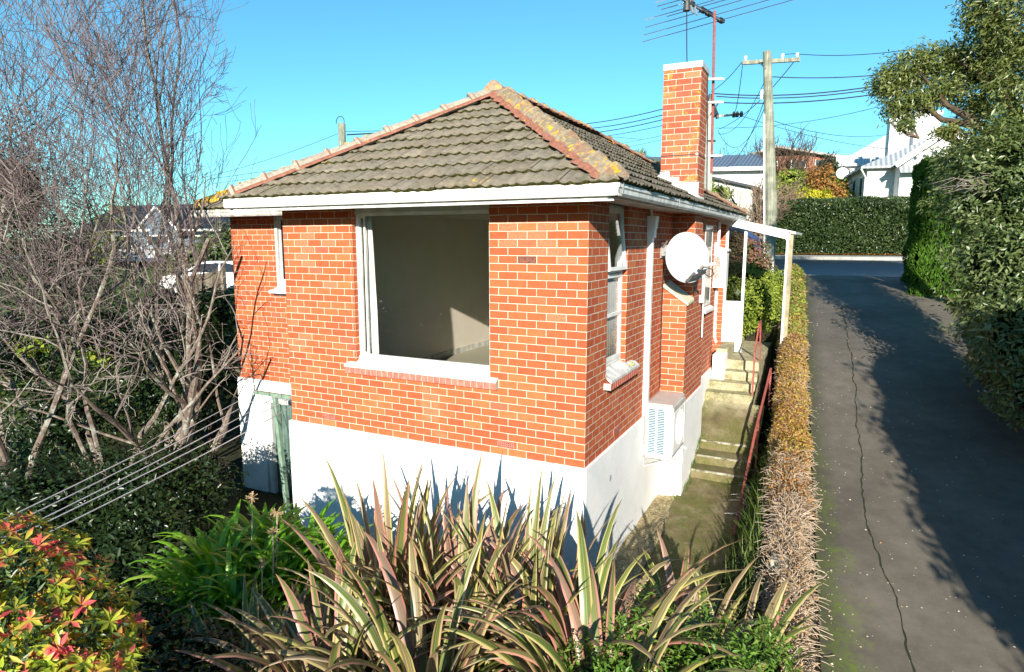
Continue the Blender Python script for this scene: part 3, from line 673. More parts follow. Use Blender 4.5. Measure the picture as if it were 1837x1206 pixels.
# floor, room and ceiling seen through the big window
mb = MB(); rx0, rx1, ry0, ry1, rz0, rz1 = -4.28, -.13, .13, 7.4, .30, 3.3
mb.add([(rx0, ry0, rz0), (rx0, ry1, rz0), (rx0, ry1, rz1), (rx0, ry0, rz1)], [(0, 1, 2, 3)])
mb.add([(rx0, ry1, rz0), (rx1, ry1, rz0), (rx1, ry1, rz1), (rx0, ry1, rz1)], [(0, 1, 2, 3)])
t = MB(); wall_x(t, ry0, ry1, rx1, rz0, rz1, [(.68, 1.46, .95, 3.3)], 0.0, -1); mb.add(t.v, t.f)
t = MB(); wall_y(t, rx0, rx1, ry0, rz0, rz1, [(-3.2, -1.2, .93, 3.3)], 0.0, 1); mb.add(t.v, t.f)
mb.add([(rx0, ry0, rz1), (rx1, ry0, rz1), (rx1, ry1, rz1), (rx0, ry1, rz1)], [(0, 1, 2, 3)])
obj('interior_wall', mb, 'interior_plaster', house)
obj('room_floor', MB().box((rx0, ry0, rz0-.05), (rx1, ry1, rz0)), 'carpet', house)
obj('skirting', MB().box((rx0, ry0, rz0), (rx0+.018, ry1, rz0+.11)), 'white_dirty', house)
# big front window
def frame_y(x0, x1, z0, z1, y, t, dpt):
    return MB().box((x0, y, z0), (x0+t, y+dpt, z1)).box((x1-t, y, z0), (x1, y+dpt, z1)).box((x0+t, y, z0), (x1-t, y+dpt, z0+t)).box((x0+t, y, z1-t), (x1-t, y+dpt, z1))
fr = frame_y(-3.2, -1.2, 1.0, 2.88, .075, .045, .06).box((-3.2, .07, 2.88), (-1.2, .13, ZT)).box((-3.2, .05, 2.86), (-1.2, .075, 2.885)).box((-3.2, .058, .995), (-1.2, .075, 1.02))
wn = obj('picture_window', fr, 'white_paint', house, bevel=.004)
obj('casement', frame_y(-3.155, -3.155+.09, 1.045, 2.835, .09, .022, .03), 'white_dirty', wn)
obj('pane', MB().box((-3.155, .105, 1.045), (-1.245, .109, 2.835)), 'window_glass', wn)
def sill_y(x0, x1, zb, zf, yb, yf, n):
    s = obj('window_sill', MB().poly([(x0+.16, yb, zb), (x0, yf+.06, zf+.025), (x0, yf, zf), (x1, yf, zf), (x1, yf+.06, zf+.025), (x1-.11, yb, zb)], (0, 0, -.03)), 'white_dirty', house)
    mb = MB(); st = (x1-x0)/n
    for i in range(n): mb.box((x0+i*st+.005, yf+.006, zf-.115), (x0+(i+1)*st-.005, .0, zf-.028))
    obj('sill_brick', mb, 'sill_brick', s, bevel=.003)
    obj('sill_mortar', MB().box((x0+.003, yf+.010, zf-.113), (x1-.003, -.001, zf-.030)), 'kerb_concrete', s)
sill_y(-3.37, -1.09, 1.0, .905, .08, -.055, 26)
# side window with the open top sash
def frame_x(y0, y1, z0, z1, x, t, dpt):
    return MB().box((x, y0, z0), (x+dpt, y0+t, z1)).box((x, y1-t, z0), (x+dpt, y1, z1)).box((x, y0+t, z0), (x+dpt, y1-t, z0+t)).box((x, y0+t, z1-t), (x+dpt, y1-t, z1))
wn = obj('side_window', frame_x(.68, 1.46, 1.0, ZT, -.12, .05, .06).box((-.12, .73, 2.13), (-.06, 1.41, 2.17)), 'white_paint', house, bevel=.004)
sash = frame_x(.73, 1.41, 1.05, 2.12, -.085, .045, .035).box((-.085, .775, 1.60), (-.05, 1.365, 1.64)); sh = obj('sash', sash, 'white_paint', wn)
obj('pane', MB().box((-.072, .775, 1.095), (-.068, 1.365, 2.075)), 'window_glass', sh)
V0 = frame_x(.73, 1.41, 2.16, 2.9, 0, .045, .035).v; t = MB(); an = R(6)
def swing(v): z = v[2]-2.9; x = v[0]; return (x*math.cos(an)-z*math.sin(an)-.10, v[1], 2.9+z*math.cos(an)+x*math.sin(an))
q = frame_x(.73, 1.41, 2.16, 2.9, 0, .045, .035); q.v = [swing(v) for v in q.v]; sh = obj('sash', q, 'white_paint', wn)
q = MB().box((.015, .775, 2.2), (.019, 1.365, 2.86)); q.v = [swing(v) for v in q.v]; obj('pane', q, 'window_glass', sh)
s = obj('window_sill', MB().poly([(-.08, .76, 1.0), (.04, .60, .93), (.10, .60, .885), (.10, 1.80, .885), (.04, 1.80, .93), (-.08, 1.5, 1.0)], (0, 0, -.03)), 'white_dirty', house)
mb = MB()
for i in range(14): mb.box((.0, .60+i*.0857+.005, .77), (.094, .60+(i+1)*.0857-.005, .855))
obj('sill_brick', mb, 'sill_brick', s, bevel=.003); obj('sill_mortar', MB().box((.001, .603, .772), (.090, 1.797, .853)), 'kerb_concrete', s)
obj('lichen_patch', MB().disc((.04, 1.45, .925), (-.45, 0, 1), .03, .012, 7).disc((.06, 1.56, .912), (-.45, 0, 1), .045, .012, 8).disc((.03, 1.63, .935), (-.45, 0, 1), .03, .012, 6), 'leaf_yellow', s)
# wing window
wn = obj('wing_window', frame_y(-6.39, -4.95, 1.72, ZT, 1.79, .07, .05), 'white_paint', house); obj('pane', MB().box((-6.32, 1.815, 1.79), (-5.02, 1.82, 2.88)), 'dark_glass', wn)
t = MB().poly([(-6.33, 1.80, 1.86), (-6.36, 1.79, 1.76), (-6.46, 1.70, 1.68), (-6.56, 1.68, 1.66), (-4.8, 1.68, 1.66), (-4.9, 1.8, 1.74)], (0, 0, -.05)); obj('window_sill', t, 'white_dirty', house)
obj('painted_sill_shadow', MB().box((-6.5, 1.735, 1.57), (-4.9, 1.752, 1.60)), 'dark_metal', house)  # solid dark strip painted in as the shadow line below the sill
obj('window_reveal', MB().box((-6.40, 1.735, 1.70), (-6.34, 1.80, ZT)), 'white_dirty', house)

# soffit, fascia, gutter
mb = MB(); E0, E1, EY, EYB = -4.88, .5, -.55, 8.9
mb.box((E0+.04, EY+.06, ZT), (E1-.06, 8.8, ZT+.02)); mb.box((-7.78, 1.26, ZT+.003), (E0+.04, 6.6, ZT+.021))
obj('soffit', mb, 'soffit_board', house)
mb = MB().box((E0+.05, EY+.075, 2.90), (E1-.08, EY+.10, 3.0)); obj('fascia', mb, 'white_dirty', house)
mb = MB().box((E1-.10, EY+.1, 2.925), (E1-.075, 8.85, 3.0)); obj('fascia', mb, 'soffit_board', house)
def gutter(a, b, inn, zt, mat='white_paint'):
    """ogee-ish gutter from a to b, inn = inward unit vector"""
    a = np.array([*a, 0.]); b = np.array([*b, 0.]); inn = np.array([*inn, 0.])
    prof = [(.12, -.115), (.03, -.115), (.012, -.09), (.012, -.05), (0, -.035), (0, 0), (.008, .006), (.016, -.004), (.026, -.05), (.03, -.095), (.12, -.095)]
    mb = MB(); V = []
    for e in (a, b):
        for u, z in prof: V.append(e+inn*u+np.array([0, 0, zt+z]))
    n = len(prof); mb.add(V, [(i, (i+1) % n, (i+1) % n+n, i+n) for i in range(n)]+[tuple(range(n-1, -1, -1)), tuple(range(n, 2*n))]); return mb
g1 = gutter((E0, EY), (E1-.012, EY), (0, 1), 3.06); obj('gutter', g1, 'white_paint', house)
g2 = gutter((E1, EY), (E1, EYB), (-1, 0), 3.06); obj('gutter', g2, 'white_dirty', house)
obj('gutter', gutter((-7.85, 1.18), (-4.95, 1.18), (0, 1), 3.045), 'weather_white', house)
obj('gutter', gutter((E0, EY), (E0, 1.1), (1, 0), 3.06), 'white_dirty', house)
for y in (-.47, 2.0, 4.2): obj('gutter_bracket', MB().box((.505, y, 2.96), (.512, y+.03, 3.07)), 'galvanised', house)

# tiled roof: each course is a waved sheet tipped up at its lower edge, cut at the hips
def slope(name, O, U, Vv, width, lf, rf, ncourse, parent):
    """O eave origin, U along eave, Vv up the slope (horizontal unit); lf/rf(v) = cut positions along U at horizontal run v"""
    O = np.array(O, float); U = np.array(U, float); Vv = np.array(Vv, float); V = []; Fa = []; b = 0
    run = 2.7/ncourse; TW = .29
    nn = unit(np.cross(U, Vv*math.cos(R(30))+np.array([0, 0, math.sin(R(30))]))); nn = nn if nn[2] > 0 else -nn
    for c in range(ncourse):
        v0, v1 = c*run, (c+1)*run+.03; off = 0 if c % 2 else .15
        a, e = lf(v0), rf(v0); k0 = int(math.floor((a-off)/TW)); k1 = int(math.ceil((e-off)/TW))
        for k in range(k0, k1):
            t0, t1 = max(off+k*TW, a), min(off+(k+1)*TW, e)
            if t1-t0 < .02: continue
            us = np.linspace(t0, t1, 9); jz = rng.normal()*.003; jv = rng.normal()*.006
            rows = []
            for v, lift, cut in ((v0+.014+jv, -.016, 1), (v0-.018+jv, .038, 1), (v0-.008, .050, 1), (v1, .004, 1)):
                row = []
                for u in us:
                    ph = ((u-off)/TW) % 1
                    wv = .023*(1-abs(math.sin(math.pi*(ph*2+.25)))**.9)+(.012 if ph > .93 or ph < .03 else 0)
                    uu = min(max(u, lf(max(v, 0))), rf(max(v, 0))) if cut else u
                    p = O+U*uu+Vv*v+np.array([0, 0, SL*v]); row.append(p+nn*(lift+wv*(1 if lift > 0 else .7)+jz))
                rows.append(row)
            for r_ in rows: V.extend(r_)
            m_ = len(us)
            for i in range(3):
                for j in range(m_-1): Fa.append((b+i*m_+j, b+i*m_+j+1, b+(i+1)*m_+j+1, b+(i+1)*m_+j))
            b += 4*m_
    o = put(name, np.array(V), np.array(Fa), 'roof_tile', parent); o.data.materials.append(MATS['tile_edge_moss_shade'])
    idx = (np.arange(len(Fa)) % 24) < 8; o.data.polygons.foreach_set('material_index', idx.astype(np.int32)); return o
ZE = 3.055
RW = 5.4
roof = obj('roof', MB().add([(E0, EY+.03, ZE-.03), (E1, EY+.03, ZE-.03), (E1, EYB, ZE-.03), (E0, EYB, ZE-.03), (-2.2, 2.15, 4.57), (-2.2, 6.2, 4.57)],
    [(0, 1, 4), (1, 2, 5, 4), (2, 3, 5), (3, 0, 4, 5)]).add([(-7.8, 1.2, ZE-.03), (-2.2, 1.2, ZE-.03), (-2.2, 6.6, ZE-.03), (-7.8, 6.6, ZE-.03), (-5.1, 3.9, 4.57), (-2.2, 3.9, 4.57)], [(0, 1, 5, 4), (3, 0, 4), (2, 3, 4, 5)]), 'roof_tile', house)
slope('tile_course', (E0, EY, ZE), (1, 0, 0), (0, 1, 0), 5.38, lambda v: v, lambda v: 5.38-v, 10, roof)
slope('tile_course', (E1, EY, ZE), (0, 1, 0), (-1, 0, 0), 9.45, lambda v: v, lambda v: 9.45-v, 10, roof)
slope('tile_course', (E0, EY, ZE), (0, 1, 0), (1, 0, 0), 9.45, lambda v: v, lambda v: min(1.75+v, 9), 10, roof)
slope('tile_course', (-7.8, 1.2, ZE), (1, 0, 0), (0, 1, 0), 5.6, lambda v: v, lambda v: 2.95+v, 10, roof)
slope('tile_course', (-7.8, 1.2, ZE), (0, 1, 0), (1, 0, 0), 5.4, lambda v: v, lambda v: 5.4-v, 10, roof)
def ridge(a, b, mat, n, wd=.145, red=True, start=.0):
    """overlapping angular ridge tiles from a (low) to b (high)"""
    a = np.array(a, float); b = np.array(b, float); d = unit(b-a); s = unit(np.cross(d, (0, 0, 1))); u = np.cross(s, d); L = np.linalg.norm(b-a)/n
    V = []; Fa = []; k0 = 0; red_v = MB()
    for i in range(n):
        p0 = a+d*(i*L-.02); p1 = a+d*((i+1)*L+.03); jt = rng.normal()*.006; js = rng.normal()*.006
        for p, sc, lf in ((p0, 1.08, .02), (p0+d*.045, 1.10, .028), (p0+d*.05, 1.0, .012), (p1, .94, .0)):
            for t in (-1, -.92, -.55, -.2, 0, .2, .55, .92, 1):
                hgt = .105*(1-abs(t)**1.5)-(.035 if abs(t) == 1 else 0); V.append(p+s*(wd*t*sc+js)+u*(hgt*sc+lf+jt))
        for r_ in range(3):
            for j in range(8): Fa.append((k0+r_*9+j, k0+r_*9+j+1, k0+(r_+1)*9+j+1, k0+(r_+1)*9+j))
        Fa.append(tuple(k0+j for j in range(8, -1, -1))); k0 += 36
    o = put('ridge_cap', V, [tuple(f) for f in Fa], mat, roof)
    if red:
        V = []; m_ = int(L*n/.06)
        for i in range(m_+1):
            p = a+d*(L*n*i/m_)
            for t in (-1.36, -1.0, 1.0, 1.36):
                jj = .02*math.sin(i*1.7+t*3)+.018*rng.normal(); V.append(p+s*(wd*t+(jj if abs(t) > 1.1 else 0))+u*((-.0 if abs(t) < 1.1 else -.045)+.03))
        I = np.arange(len(V)).reshape(m_+1, 4); Fq = np.stack([I[:-1, :-1], I[:-1, 1:], I[1:, 1:], I[1:, :-1]], -1).reshape(-1, 4)
        put('bedding_mortar', V, Fq, 'red_mortar', o)
        for i in range(n):    # mortar collars at the laps
            p = a+d*(i*L+.035)
            obj('lap_mortar', MB().tube([p+s*(wd*t*1.0)+u*(.105*(1-abs(t)**1.5)+.02) for t in (-1, -.7, -.35, 0, .35, .7, 1)], .013, 5), 'red_mortar', o)
    return o
zl = .055
ridge((.42, EY+.08, ZE+.06), (-2.2, 2.15, 4.61+zl), 'ridge_tile', 10)
ridge((E0+.1, EY+.1, ZE+.06), (-2.2, 2.15, 4.61+zl), 'ridge_clean', 9)
ridge((-2.2, 2.0, 4.61+zl), (-2.2, 6.2, 4.61+zl), 'ridge_tile', 10)
ridge((.42, EYB-.08, ZE+.06), (-2.2, 6.2, 4.61+zl), 'ridge_tile', 10)
ridge((-7.72, 1.28, ZE+.06), (-5.1, 3.9, 4.61+zl), 'ridge_lichen', 10, red=False)
ridge((-5.1, 3.9, 4.61+zl), (-2.2, 3.9, 4.61+zl), 'ridge_lichen', 8, red=False)
# chimney stack
C0, C1, CY0, CY1, CZ = -.215, .36, 3.87, 4.43, 5.12
ch = obj('chimney', MB().box((C0, CY0, 3.0), (C1, CY1, CZ)), 'brick_chimney', house, True, uoff=.02)
obj('chimney_cap', MB().box((C0-.015, CY0-.015, CZ), (C1+.015, CY1+.015, CZ+.10)), 'lead_flashing', ch, bevel=.012)
mb = MB()
for i in range(4):
    xa = C0-.006+i*.15; mb.box((xa, CY0-.012, 2.98), (xa+.152, CY0-.003+.0005*i, (3.60, 3.51, 3.42, 3.42)[i]))
mb.box((C1+.003, CY0-.01, 3.0), (C1+.012, CY1+.01, 3.22)); mb.poly([(C0-.02, CY0-.16, ZE+SL*.70+.06), (C1+.05, CY0-.16, ZE+SL*.1+.075), (C1+.05, CY0-.004, ZE+SL*.1+.10), (C0-.02, CY0-.004, ZE+SL*.70+.10)], (0, 0, -.01))
obj('flashing', mb, 'white_paint', ch)
obj('strap', MB().box((C0-.006, CY0-.006, 3.835), (C1+.006, CY1+.006, 3.85)), 'dark_metal', ch)
obj('sealant', MB().disc((C1-.02, CY0-.01, 3.845), (0, 1, 0), .02, .012, 8), 'white_dirty', ch)

# downpipe and black cable
mb = MB().box((.0, 2.375, .05), (.075, 2.46, 2.72)).add([(.0, 2.35, 2.68), (.11, 2.35, 2.68), (.11, 2.485, 2.68), (0, 2.485, 2.68), (0, 2.33, 2.86), (.13, 2.33, 2.86), (.13, 2.505, 2.86), (0, 2.505, 2.86)], [(3, 2, 1, 0), (4, 5, 6, 7), (0, 1, 5, 4), (1, 2, 6, 5), (2, 3, 7, 6), (3, 0, 4, 7)])
mb.box((0, 2.35, 2.56), (.10, 2.485, 2.68)).tube([(.06, 2.36, 2.85), (.06, 2.33, 2.9), (.06, 2.33, 2.97)], .02)
obj('downpipe', mb, 'white_paint', house, bevel=.004)
mb = MB().tube([(.27, 6.72, 2.9), (.27, 6.72, 1.0), (.27, 6.74, .62), (.30, 6.78, .5)], .028, 8); obj('downpipe', mb, 'white_paint', house)
mb = MB().tube([(.40, 4.5, 1.6), (.40, 4.5, 2.0)], .018, 7).tube([(.40, 4.6, .9), (.40, 4.6, 1.9)], .014, 6).box((.36, 4.45, 1.50), (.43, 4.56, 1.62)); obj('conduit', mb, 'white_paint', house)
mb = MB(); mb.box((.30, 6.46, -.6), (.53, 6.815, .30)); obj('step_cheek', mb, 'plinth_white', house)

# porch: lean-to roof, screen beside the door, post
pr0, pr1 = np.array([.13, 7.72, 3.0]), np.array([1.60, 7.72, 2.655])
mb = MB().add([pr0, pr1, pr1+[0, 0, .05], pr0+[0, 0, .05], pr0+[0, 2.6, 0], pr1+[0, 2.6, 0], pr1+[0, 2.6, .05], pr0+[0, 2.6, .05]], [(0, 1, 2, 3), (7, 6, 5, 4), (0, 3, 7, 4), (1, 5, 6, 2), (3, 2, 6, 7), (4, 5, 1, 0)])
porch = obj('porch_roof', mb, 'white_dirty', house)
mb = MB().bar(pr0+[0, .03, -.05], pr1+[-.12, .03, -.045], .045, .12); obj('porch_beam', mb, 'white_paint', porch); obj('beam_end', MB().box((1.42, 7.72, 2.54), (1.50, 7.80, 2.70)), 'white_paint', porch)
mb = MB().box((1.435, 7.74, -.2), (1.475, 7.84, 2.66)); pp = obj('porch_post', mb, 'white_paint', house); obj('timber_face', MB().box((1.475, 7.75, -.2), (1.56, 7.85, 2.65)), 'post_timber', pp)
scn = obj('porch_screen', MB().box((.235, 7.88, .35), (.29, 7.95, 2.97)).box((.61, 7.82, .12), (.665, 7.90, 2.85)).box((.29, 7.86, 1.19), (.61, 7.91, 1.25)).box((.29, 7.87, 2.8), (.61, 7.92, 2.86)), 'white_paint', house)
obj('pane', MB().box((.29, 7.885, 1.25), (.61, 7.889, 2.8)), 'tinted_glass', scn); obj('panel', MB().box((.29, 7.875, .12), (.61, 7.90, 1.19)), 'white_paint', scn); obj('panel_bead', MB().box((.315, 7.868, .17), (.32, 7.876, 1.15)).box((.565, 7.868, .17), (.57, 7.876, 1.15)).box((.32, 7.868, 1.145), (.565, 7.876, 1.15)), 'kerb_concrete', scn)

# ================================================================== THINGS FIXED TO THE HOUSE
def curtain():
    V = []; n = 26
    for i in range(n+1):
        x = -3.17+.20*i/n; y = .20+.022*math.sin(i*1.35)+.01*math.sin(i*2.9)
        fl = 1+.25*i/n*0
        for z, k in ((2.86, .62), (2.2, .78), (1.6, .9), (.45, 1.0)): V.append((-3.17+(x+3.17)*k, y, z))
    I = np.arange(len(V)).reshape(n+1, 4); Fq = np.stack([I[:-1, :-1], I[1:, :-1], I[1:, 1:], I[:-1, 1:]], -1).reshape(-1, 4)
    o = put('curtain', V, Fq, 'curtain_cloth', None, None, True); md = o.modifiers.new('t', 'SOLIDIFY'); md.thickness = .003
    tag(o, 'white curtain drawn aside at the left inside the big picture window', 'curtain')
curtain()
V = []
for i in range(31):
    y = .735+.67*i/30; x = -.102+.007*math.sin(i*1.5)
    for z in (1.06, 2.11): V.append((x, y, z))
I = np.arange(62).reshape(31, 2); o = put('net_curtain', V, np.stack([I[:-1, 0], I[1:, 0], I[1:, 1], I[:-1, 1]], -1), 'curtain_cloth', None, None, True); md = o.modifiers.new('t', 'SOLIDIFY'); md.thickness = .002
tag(o, 'white net curtain behind the lower pane of the side window', 'curtain')
# air conditioner outdoor unit on wall brackets
t = thing('air_conditioner', 'white heat pump outdoor unit with blue fins on brackets under the downpipe', 'air conditioner', (.25, 2.75, -.58))
x0, x1, y0, y1, z0, z1 = .07, .43, 2.36, 3.16, -.56, .20
obj('casing', MB().box((x0, y0, z0), (x1, y1, z1)), 'ac_casing', t, bevel=.012)
obj('top_panel', MB().box((x0-.008, y0-.008, z1+.001), (x1+.012, y1+.008, z1+.03)), 'ac_top_beige', t, bevel=.008)
mb = MB()
for k in (.28, .56): mb.box((x0+.36*k, y0+.02, z1+.031), (x0+.36*k+.006, y1-.02, z1+.036))
obj('top_rib', mb, 'ac_grey', t)
g = obj('coil', MB().box((x0+.035, y0-.004, z0+.06), (x1-.09, y0+.002, z1-.05)), 'ac_coil', t)
mb = MB().box((x0+.14, y0-.016, z0+.05), (x0+.165, y0-.004, z1-.04)).box((x0+.02, y0-.014, z0+.03), (x0+.036, y0-.004, z1-.03)).box((x1-.092, y0-.014, z0+.03), (x1-.07, y0-.004, z1-.03))
n_ = 27
for i in range(n_):
    z = z0+.06+(z1-z0-.11)*i/(n_-1); mb.box((x0+.03, y0-.013, z-.003), (x1-.085, y0-.007, z+.003))
obj('grille', mb, 'ac_casing', g)
fp = obj('front_panel', MB().box((x1, y0+.06, z0+.05), (x1+.022, y1-.03, z1-.10)), 'ac_casing', t, bevel=.006)
mb = MB().box((x1+.002, y0+.02, z1-.085), (x1+.028, y1, z1-.02)).box((x1+.002, y1-.035, z0+.03), (x1+.03, y1, z1-.09)).box((x1+.002, y0+.02, z0), (x1+.024, y1, z0+.045))
obj('trim', mb, 'ac_grey', t, bevel=.004)
mb = MB()
for i in range(5):
    r_ = .27*(i+1)/5; mb.tube([(x1+.03, 2.80+r_*math.cos(a), -.19+r_*math.sin(a)) for a in np.linspace(0, 2*math.pi, 26)], .003, 4, False)
for a in np.linspace(0, 2*math.pi, 13)[:-1]: mb.tube([(x1+.03, 2.80, -.19), (x1+.03, 2.80+.27*math.cos(a), -.19+.27*math.sin(a))], .003, 4)
obj('fan_guard', mb, 'ac_casing', fp)
for yy_ in (2.42, 3.06):
    mb = MB().box((.035, yy_, -.605), (.52, yy_+.035, -.575)).box((.035, yy_, -.75), (.045, yy_+.035, -.45)).bar((.05, yy_+.017, -.74), (.36, yy_+.017, -.61), .02, .02)
    obj('wall_bracket', mb, 'white_dirty' if yy_ > 3 else 'ac_grey', t)
mb = MB().box((.0, 2.375, -.42), (.062, 2.455, .05)); obj('pipe_cover', mb, 'ac_grey', t)
mb = MB()
for i in range(14): mb.box((-.002, 2.369, -.40+i*.03), (.055, 2.377, -.388+i*.03))
obj('cover_slot', mb, 'dark_metal', t)
tag(obj('aerial_cable', MB().tube([(.012, 3.33, 2.2), (.012, 3.30, 1.6), (.012, 3.33, 1.0), (.014, 3.34, .24)], .009, 5), 'black_cable'), 'thin black cable running down the brick wall beside the chimney breast', 'cable')
# satellite dish
dc = ax(1233, 462, 0, .42); t = thing('satellite_dish', 'round pale grey satellite dish on the side wall by the chimney breast', 'satellite dish', (.02, 3.3, 2.3))
dn = unit(np.array([.80, -1.35, .30])); dr = unit(np.cross((0, 0, 1), dn)); du = np.cross(dn, dr)
V = []; nr, na = 9, 40
for i in range(nr+1):
    rr_ = i/nr
    for k in range(na):
        a = 2*math.pi*k/na; V.append(dc+dr*.315*rr_*math.cos(a)+du*.365*rr_*math.sin(a)+dn*(.075*(rr_**2)-.075))
Fq = [(i*na+k, i*na+(k+1) % na, (i+1)*na+(k+1) % na, (i+1)*na+k) for i in range(nr) for k in range(na)]
o = put('reflector', V, [tuple(f) for f in Fq], 'dish_grey', t, None, True); md = o.modifiers.new('t', 'SOLIDIFY'); md.thickness = .012; md.offset = 0
obj('rim', MB().tube([dc+dr*.318*math.cos(a)+du*.368*math.sin(a) for a in np.linspace(0, 2*math.pi, 41)], .008, 6, False), 'dish_grey', o)
foc = dc+dn*.30-du*.19+dr*.15
obj('feed_arm', MB().bar(dc-du*.35-dn*.0-dr*.02, foc-du*.06, .028, .05), 'dark_metal', t)
obj('arm_bracket', MB().bar(dc-du*.36+dn*.03-dr*.03, dc-du*.24+dn*.10+dr*.07, .07, .04), 'dark_metal', t)
f_ = obj('feed_horn', MB().tube([foc+du*.03, foc-dn*.12+du*.02, foc-dn*.16+du*.02], [.028, .028, .038], 12).tube([foc+du*.03-dr*.02, foc+dr*.15+du*.05], .026, 10), 'white_dirty', t)
obj('feed_cable', MB().tube([foc, foc+dr*.10-du*.03, foc+dr*.12-du*.10, foc+dr*.06-du*.14, foc-du*.1], .007, 5), 'black_cable', f_)
mb = MB().tube([dc-dn*.09, dc-dn*.14+np.array([-.05, .1, .02]), (.16, 3.1, 2.33), (.03, 3.22, 2.36)], .02, 8); obj('mount_arm', mb, 'galvanised', t)
obj('mount_plate', MB().box((.002, 3.14, 2.27), (.02, 3.30, 2.50)).box((.02, 3.17, 2.30), (.10, 3.18, 2.46)).tube([(.03, 3.18, 2.42), (.10, 3.12, 2.52)], .016, 7), 'galvanised', t)
# meter box
t = thing('meter_box', 'white wall box with a sloping lid and faded print beside the front door', 'meter box', (.32, 6.6, 1.62))
obj('box_body', MB().box((.115, 6.47, 1.62), (.47, 6.76, 2.38)), 'white_paint', t, bevel=.006)
obj('lid', MB().poly([(.10, 6.44, 2.47), (.50, 6.44, 2.36), (.50, 6.80, 2.36), (.10, 6.80, 2.47)], (0, 0, -.035)), 'white_dirty', t)
obj('side_trim', MB().box((.11, 6.50, 2.38), (.30, 6.74, 2.50)), 'white_paint', t)
mb = MB().box((.235, 6.4672, 1.80), (.36, 6.4695, 2.24))
obj('faded_print', mb, 'meter_print', t)
# television aerial
t = thing('tv_aerial', 'tall television aerial on a red brown mast strapped to the chimney', 'aerial', (.44, 4.62, 3.6))
ma, mt = np.array([.44, 4.62, 3.62]), np.array([.36, 4.72, 6.12])
obj('mast', MB().tube([ma, mt+[0, 0, .05]], .021, 9), 'rail_red', t)
b0, b1 = at(1206, -12, 9.9), at(1295, 38, 10.75); bd = unit(b1-b0)
obj('boom', MB().bar(b0, b1, .035, .035), 'galvanised', t)
mb = MB(); ev = unit(at(1440, 0, 10.5)-at(1297, 40, 10.7)); 
for (s_, la, lb) in ((.97, 1.32, 1.42), (.80, 1.15, 1.45), (.62, .95, 1.35), (.50, .5, .5), (.43, .8, 1.3), (.30, .42, .45), (.2, .4, .42), (.1, .35, .4)):
    c = b0+(b1-b0)*s_; mb.tube([c-ev*la, c+ev*lb], .007, 5)
obj('element', mb, 'aluminium', t)
for s_ in (.36, .60, .72, .98): c = b0+(b1-b0)*s_; obj('clamp', MB().bar(c-bd*.06, c+bd*.06, .07, .06), 'dark_metal', t)
c = b0+(b1-b0)*.28; obj('balun', MB().tube([c+[0, 0, .0], c-[0, 0, .14]], [.045, .06], 9), 'dark_metal', t)
mb = MB(); q1 = unit(np.cross(ev, bd))
for s_ in (.34, .42): c = b0+(b1-b0)*s_; mb.bar(c-q1*.18, c+q1*.2, .03, .02)
for i in range(5): c = b0+(b1-b0)*(.08+.07*i); mb.tube([c-ev*.12+q1*.1, c+ev*.3+q1*.02], .006, 5)
obj('reflector_bar', mb, 'aluminium', t)
c = b0+(b1-b0)*.28-np.array([0, 0, .14])
obj('lead', MB().tube([c, c+[.02, 0, -.5], c+[.05, .02, -1.1], (.33, 4.2, 5.25), (.37, 4.3, 5.1), (.375, 4.35, 4.7), (.38, 4.44, 4.2), (.40, 4.5, 3.3)], .009, 5), 'black_cable', t)
for z in (5.08, 4.72, 3.88): f = (z-ma[2])/(mt[2]-ma[2]); p = ma+(mt-ma)*f; obj('standoff', MB().bar((.20, 4.44, z), p+[.16, .0, .02], .03, .035), 'white_dirty', t)

# handrails beside the path
t = thing('handrail', 'long red brown iron handrail sloping down beside the concrete path', 'handrail', (1.42, 3, -1.6))
ra, rb, rc = ax(1310, 985, 0, 1.30), ax(1353, 790, 0, 1.38), ax(1383, 662, 0, 1.42)
P_l = [ax(1316, 962, 0, 1.33), ax(1356, 772, 0, 1.38), ax(1383, 662, 0, 1.42)]
obj('rail', MB().bar(P_l[0], P_l[1], .035, .04).bar(P_l[1]-(P_l[2]-P_l[1])*.004, P_l[2], .035, .04), 'rail_red', t)
for p_, zb in ((P_l[0], -1.75), (P_l[1]+(P_l[2]-P_l[1])*.15, -1.45), (P_l[2], -.5)): obj('post', MB().box((p_[0]-.016, p_[1]-.016, zb), (p_[0]+.016, p_[1]+.016, p_[2]-.015)), 'rail_red', t)
t = thing('handrail', 'short hooped red brown handrail at the top of the porch steps', 'handrail', (1.15, 6.4, -.1))
mb = MB()
lp = [np.array([1.12, 5.98, -.45]), np.array([1.12, 6.02, .48]), np.array([1.125, 6.5, .93]), np.array([1.13, 6.72, .98]), np.array([1.13, 6.95, .16])]
for a, b in zip(lp, lp[1:]): mb.bar(a, b, .03, .035)
obj('rail', mb, 'rail_red', t); obj('post', MB().bar((1.125, 6.5, -.1), (1.125, 6.5, .90), .028, .028), 'rail_red', t)

